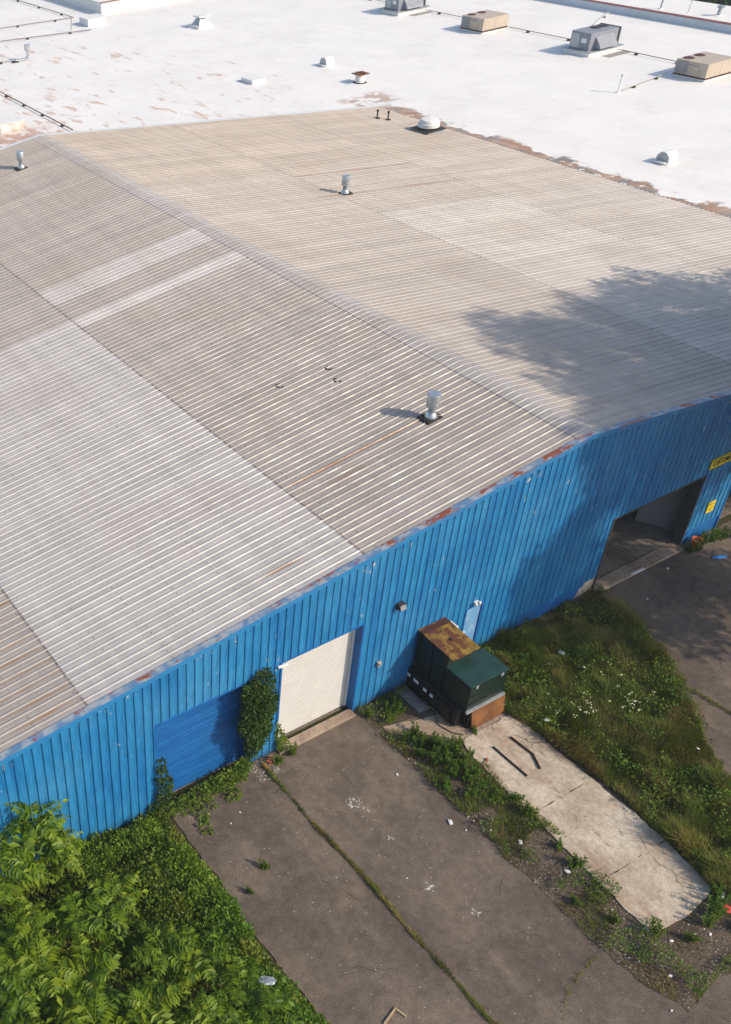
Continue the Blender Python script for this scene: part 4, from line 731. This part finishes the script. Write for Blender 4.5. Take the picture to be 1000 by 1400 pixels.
# grass in the long asphalt crack
CR = [(-13.6+.0, -.3), (-13.45, -12.5), (-13.25, -12.5), (-13.45, -.3)]
cr = lambda x, y, r: np.where(vnoise(x*0+2, y*1.3) > -.1, (.045+.13*vnoise(x*0+7, y*2.1))*np.exp(-((x+13.53-.14*np.clip(-y/12, 0, 1)+.10*(vnoise(y*0, y*.8)-.5))/.07)**2), 0)*r.uniform(.5, 1.5, len(x))
v, f, t_ = blades([(-13.85, -.3), (-13.85, -12.5), (-13.1, -12.5), (-13.1, -.3)], 26000, cr, .007, 65, .8); stuff(tag(obj('crack_grass', mesh('crack_grass', v, f, t_), 'grass'), 'line of grass growing in the long straight asphalt joint', 'grass'))
v, f, t_ = blades([(-9.2, -10.5), (-9.3, -10.6), (-10.2, -10.72), (-11.2, -11.), (-12.4, -11.85), (-12.4, -11.78), (-11.15, -10.9), (-10.2, -10.6)], 2500, lambda x, y, r: np.where(vnoise(x*1.5, y*1.5) > .45, .09, 0)*r.uniform(.4, 1.4, len(x)), .007, 66, .8); stuff(tag(obj('crack_grass', mesh('crack_grass', v, f, t_), 'grass'), 'short grass in the diagonal asphalt crack by the gravel strip', 'grass'))
v, f, t_ = blades([(.8, -4.4), (1.5, -5.5), (1.7, -7.2), (1.5, -7.2), (1.3, -5.6), (.6, -4.6)], 3500, lambda x, y, r: .09*r.uniform(.3, 1.4, len(x)), .008, 67, .8); stuff(tag(obj('crack_grass', mesh('crack_grass', v, f, t_), 'grass'), 'dry grass in the crack of the shaded asphalt', 'grass'))
# vines
def vine(name, lobes, n, ls, mat, label, stem, seed, shell=.4):
    r = np.random.default_rng(seed); v, f, t_ = leaf_blob(r, lobes, n, ls, shell, .7); v[:, 1] = np.minimum(v[:, 1], -.036); t = thing(name, label, 'vine'); obj('foliage', mesh('foliage', v, f, t_), mat, t); B().tube(stem, .02, 6).obj('stem', 'bark', t)
vine('hanging_vine', [(-14.1, -.28, 3.85, .42, .28, .45), (-13.65, -.25, 4.05, .40, .26, .55), (-13.9, -.34, 3.2, .6, .38, .75), (-14.1, -.38, 2.6, .52, .40, .7), (-13.85, -.32, 2.0, .5, .36, .7), (-13.95, -.28, 1.5, .36, .28, .55), (-13.95, -.2, 1.05, .24, .2, .4), (-13.4, -.24, 3.0, .36, .24, .7), (-13.5, -.2, 2.0, .3, .2, .5)], 7500, .095, 'leaf_vine', 'thick dark vine hanging on the pier between the two roller doors', [(-13.9, -.06, 0), (-13.85, -.1, 1.2), (-13.8, -.12, 2.5), (-13.75, -.1, 4.0)], 80)
vine('climbing_vine', [(-17.42, -.12, 2.3, .14, .12, .35), (-17.4, -.14, 1.8, .2, .14, .4), (-17.32, -.17, 1.3, .26, .18, .4), (-17.35, -.17, .9, .26, .18, .35), (-17.45, -.14, .45, .24, .16, .4), (-17.7, -.1, .3, .3, .12, .3)], 900, .10, 'leaf_vine', 'thin vine climbing the far edge of the blue roller door', [(-17.45, -.05, 0), (-17.4, -.07, 1.2), (-17.42, -.06, 2.4)], 81)
vine('creeping_vine', [(-17.3, -.3, .12, .4, .3, .18), (-16.7, -.35, .12, .5, .35, .2), (-16.1, -.3, .14, .5, .35, .25), (-15.5, -.25, .18, .45, .3, .3), (-15., -.3, .2, .45, .35, .3), (-14.5, -.25, .2, .4, .3, .35), (-14.2, -.2, .35, .25, .2, .4), (-16.4, -.9, .06, .25, .35, .1), (-16.6, -1.4, .05, .18, .35, .08), (-15.1, -.8, .06, .3, .3, .1), (-15.9, -.75, .05, .12, .2, .08)], 2300, .105, 'leaf_creeper', 'yellow-green creeper spreading from the blue roller door onto asphalt', [(-17.3, -.3, .05), (-16., -.3, .06), (-14.5, -.25, .06)], 82, .2)
vine('climbing_vine', [(-12.72, -.12, .75, .14, .12, .4), (-12.6, -.16, .35, .22, .18, .3), (-12.8, -.1, 1.2, .08, .08, .3)], 380, .09, 'leaf_creeper', 'small vine climbing the corner of the white roller door', [(-12.75, -.06, 0), (-12.77, -.07, 1.2)], 83)
# flowers in the meadow
r = np.random.default_rng(90); P = []
for cx, cy, n, s in ((-2.9, -4.3, 14, .32), (-1.1, -5., 18, .3), (-1.8, -3.1, 3, .5), (-.3, -4.2, 4, .6), (-3.2, -3.8, 5, .4)): P.append(np.column_stack([r.normal(cx, s, n), r.normal(cy, s, n), r.uniform(.3, .55, n)]))
P = np.concatenate(P); n = len(P); fb = B()
for p in P:
    s = r.uniform(.014, .032); k = len(fb.v)
    for a in range(3): q = p+r.normal(0, .035, 3)*np.array([1, 1, .3]); fb.lathe([(s*.3, -.004), (s, .006), (s*.4, .02)], 5, tuple(q))
stuff(tag(fb.obj('meadow_flowers', 'flower'), 'small cream flower heads dotted over the rough grass', 'flowers'))
# gravel and rubble
def stones(name, poly, n, s0, s1, seed, label, mat='stone', mask=None, z=.012):
    r = np.random.default_rng(seed); P = np.array(poly); x0, y0 = P.min(0); x1, y1 = P.max(0); x = r.uniform(x0, x1, n); y = r.uniform(y0, y1, n); k = inpoly(x, y, poly)
    if mask is not None: k &= mask(x, y)
    x, y = x[k], y[k]; n = len(x); o = np.array([(1, 0, 0), (-1, 0, 0), (0, 1, 0), (0, -1, 0), (0, 0, 1), (0, 0, -.6)]); s = r.uniform(s0, s1, n)**1.; J = r.uniform(.6, 1.2, (n, 6, 1))
    V = (o[None]*J*s[:, None, None]*np.array([1, .8, .6]))+np.stack([x, y, np.full(n, z)], 1)[:, None]; F = np.array([(0, 2, 4), (2, 1, 4), (1, 3, 4), (3, 0, 4)]); F = (F[None]+(np.arange(n)*6)[:, None, None]).reshape(-1, 3)
    stuff(tag(obj(name, mesh(name, V.reshape(-1, 3), F), mat), label, name.split('_')[0]))
stones('gravel', STRIP, 5000, .008, .028, 91, 'loose grey gravel of the strip beside the concrete slab'); stones('gravel_chips', STRIP, 420, .01, .03, 92, 'pale chips scattered in the gravel strip', 'litter_white', lambda x, y: vnoise(x*1.1, y*1.1+30) > .5)
stones('rubble', [(-14., -.1), (-13., -.1), (-13.1, -.9), (-14., -.95)], 160, .02, .05, 93, 'stone rubble heaped by the red bricks'); stones('rubble', [(-6.6, -2.85), (-4.9, -2.85), (-4.9, -3.1), (-6.4, -3.15)], 70, .02, .05, 94, 'pale crumbled stones along the rusty compactor plate', z=.05); stones('asphalt_chips', [(-17.2, -.3), (-9.4, -1.3), (-9.4, -13), (-17.2, -13)], 260, .008, .02, 95, 'tiny pale chips strewn on the sunlit asphalt', 'litter_white', z=.004); stones('asphalt_rubble', [(2.6, -.6), (2.9, -1.), (2.6, -3.2), (2., -4.8), (1.7, -4.7), (2.3, -2.6)], 130, .02, .05, 96, 'broken edge stones between the meadow and shaded asphalt'); stones('gravel', [(-6.6, -12.2), (-3.5, -11.9), (-3., -14), (-6.4, -14)], 500, .01, .03, 97, 'pale gravel spilled on asphalt past the slab end', z=.005)
# ------------------------------------------------------------------ trees
def tree(loc, H, lobes, n, ls, seed, label, group, trunk_r=.3):
    r = np.random.default_rng(seed); t = thing('broadleaf_tree', label, 'tree', loc, 0, group); b = B(); z0 = min(l[2]-l[5] for l in lobes)
    b.tube([(0, 0, -.1), (.05, .05, z0*.6), (0, 0, H*.55), (.1, 0, H*.85)], [trunk_r, trunk_r*.8, trunk_r*.5, trunk_r*.12], 10)
    for l in lobes: s = Vector((0, 0, max(1.5, min(l[2]*.7, H*.6)))); e = Vector(l[:3]); b.tube([s, (s+e)/2+Vector((0, 0, -.2)), e], [trunk_r*.4, trunk_r*.22, .03], 6)
    b.obj('trunk', 'bark', t, smooth=True)
    sub = []
    for l in lobes:
        k = max(6, int(10*l[3]*l[5]/3.)); d = unit_rand(k, r); rad = r.uniform(.35, 1., k)
        for i in range(k): s = r.uniform(.27, .44); sub.append((l[0]+d[i, 0]*l[3]*rad[i], l[1]+d[i, 1]*l[4]*rad[i], l[2]+d[i, 2]*l[5]*rad[i], l[3]*s, l[4]*s, l[5]*s))
    v, f, tt = leaf_blob(r, sub, n, ls, .2); obj('crown', mesh('crown', v, f, tt), 'leaf_tree', t)
def sun_pt(h, v, s):                      # a point that throws its shadow through (h, v) seen along the sun, at distance s
    z = (v+math.sin(SUN_EL)*s)/math.cos(SUN_EL); return (h*-SH.y+s*SH.x, h*SH.x+s*-(-SH.y), z) if False else (h*.8290+s*.5593, h*.5593-s*.8290, z)
SD = 13.
def lob(h, v, rr, ds=0.): x, y, z = sun_pt(h, v, SD+ds); return (x, y, z, rr, rr, rr)
def mk_tree(h0, L, H, n, ls, seed, label):
    bx, by = h0*.8290+SD*.5593, h0*.5593-SD*.8290; L = [(l[0]-bx, l[1]-by, *l[2:]) for l in L]; tree((bx, by, 0), H, L, n, ls, seed, label, 'tall trees beside the yard', .38)
mk_tree(5., [lob(7.2, 7.6, 2.4), lob(4.4, 7.0, 2.2, 1), lob(1.8, 5.4, 2.3), lob(.3, 2.6, 2.4, -1), lob(-.3, -.2, 2.2), lob(9.6, 6.2, 2.4, 1), lob(4.6, 3.6, 3.2, 1), lob(2.2, -1.5, 2.5), lob(7.6, 2.4, 3.2, -1), lob(5., -1.8, 2.6, 1)], 21., 38000, .28, 200, 'tall broadleaf tree shading the doorway and the warehouse roof')
mk_tree(14.5, [lob(12.2, 5.6, 2.3), lob(14.8, 4.8, 2.3, 1), lob(17.2, 3.4, 2.3), lob(11.4, 2.8, 2.8), lob(14., 1.6, 2.9), lob(16.8, .4, 2.6, 1), lob(11., -1., 2.6), lob(19.6, 1., 2.5), lob(13.6, -1.6, 2.4)], 16., 34000, .28, 201, 'lower broad tree beside the tall one shading the roof edge')
for i, (x, y, H) in enumerate(((80, 50, 8), (79, 44, 7.5), (84, 57, 9), (80, 37, 8), (87, 48, 10))):
    R = H*.32; tree((x, y, 0), H, [(0, 0, H*.66, R, R, H*.3), (R*.7, .5, H*.55, R*.7, R*.7, H*.22), (-R*.7, -.3, H*.52, R*.7, R*.7, H*.22), (0, R*.7, H*.58, R*.7, R*.7, H*.24), (0, -R*.7, H*.5, R*.7, R*.7, H*.22)], 4500, .5, 210+i, 'dark green broadleaf tree standing beyond the far white roof', 'trees beyond the far roof', .3)

# ------------------------------------------------------------------ light summer haze
hz = B().box(-910, 910, -910, 910, -1.3, 29.5).obj('haze', None); hm = bpy.data.materials.new('haze'); hm.use_nodes = True; hm.node_tree.nodes.remove(hm.node_tree.nodes['Principled BSDF'])
pv = hm.node_tree.nodes.new('ShaderNodeVolumePrincipled'); pv.inputs['Density'].default_value = .0006; pv.inputs['Color'].default_value = (.86, .90, .95, 1); pv.inputs['Anisotropy'].default_value = .3
hm.node_tree.links.new(pv.outputs[0], hm.node_tree.nodes['Material Output'].inputs['Volume']); hz.data.materials.append(hm); stuff(tag(hz, 'thin pale summer haze over the whole yard and roofs', 'haze'))
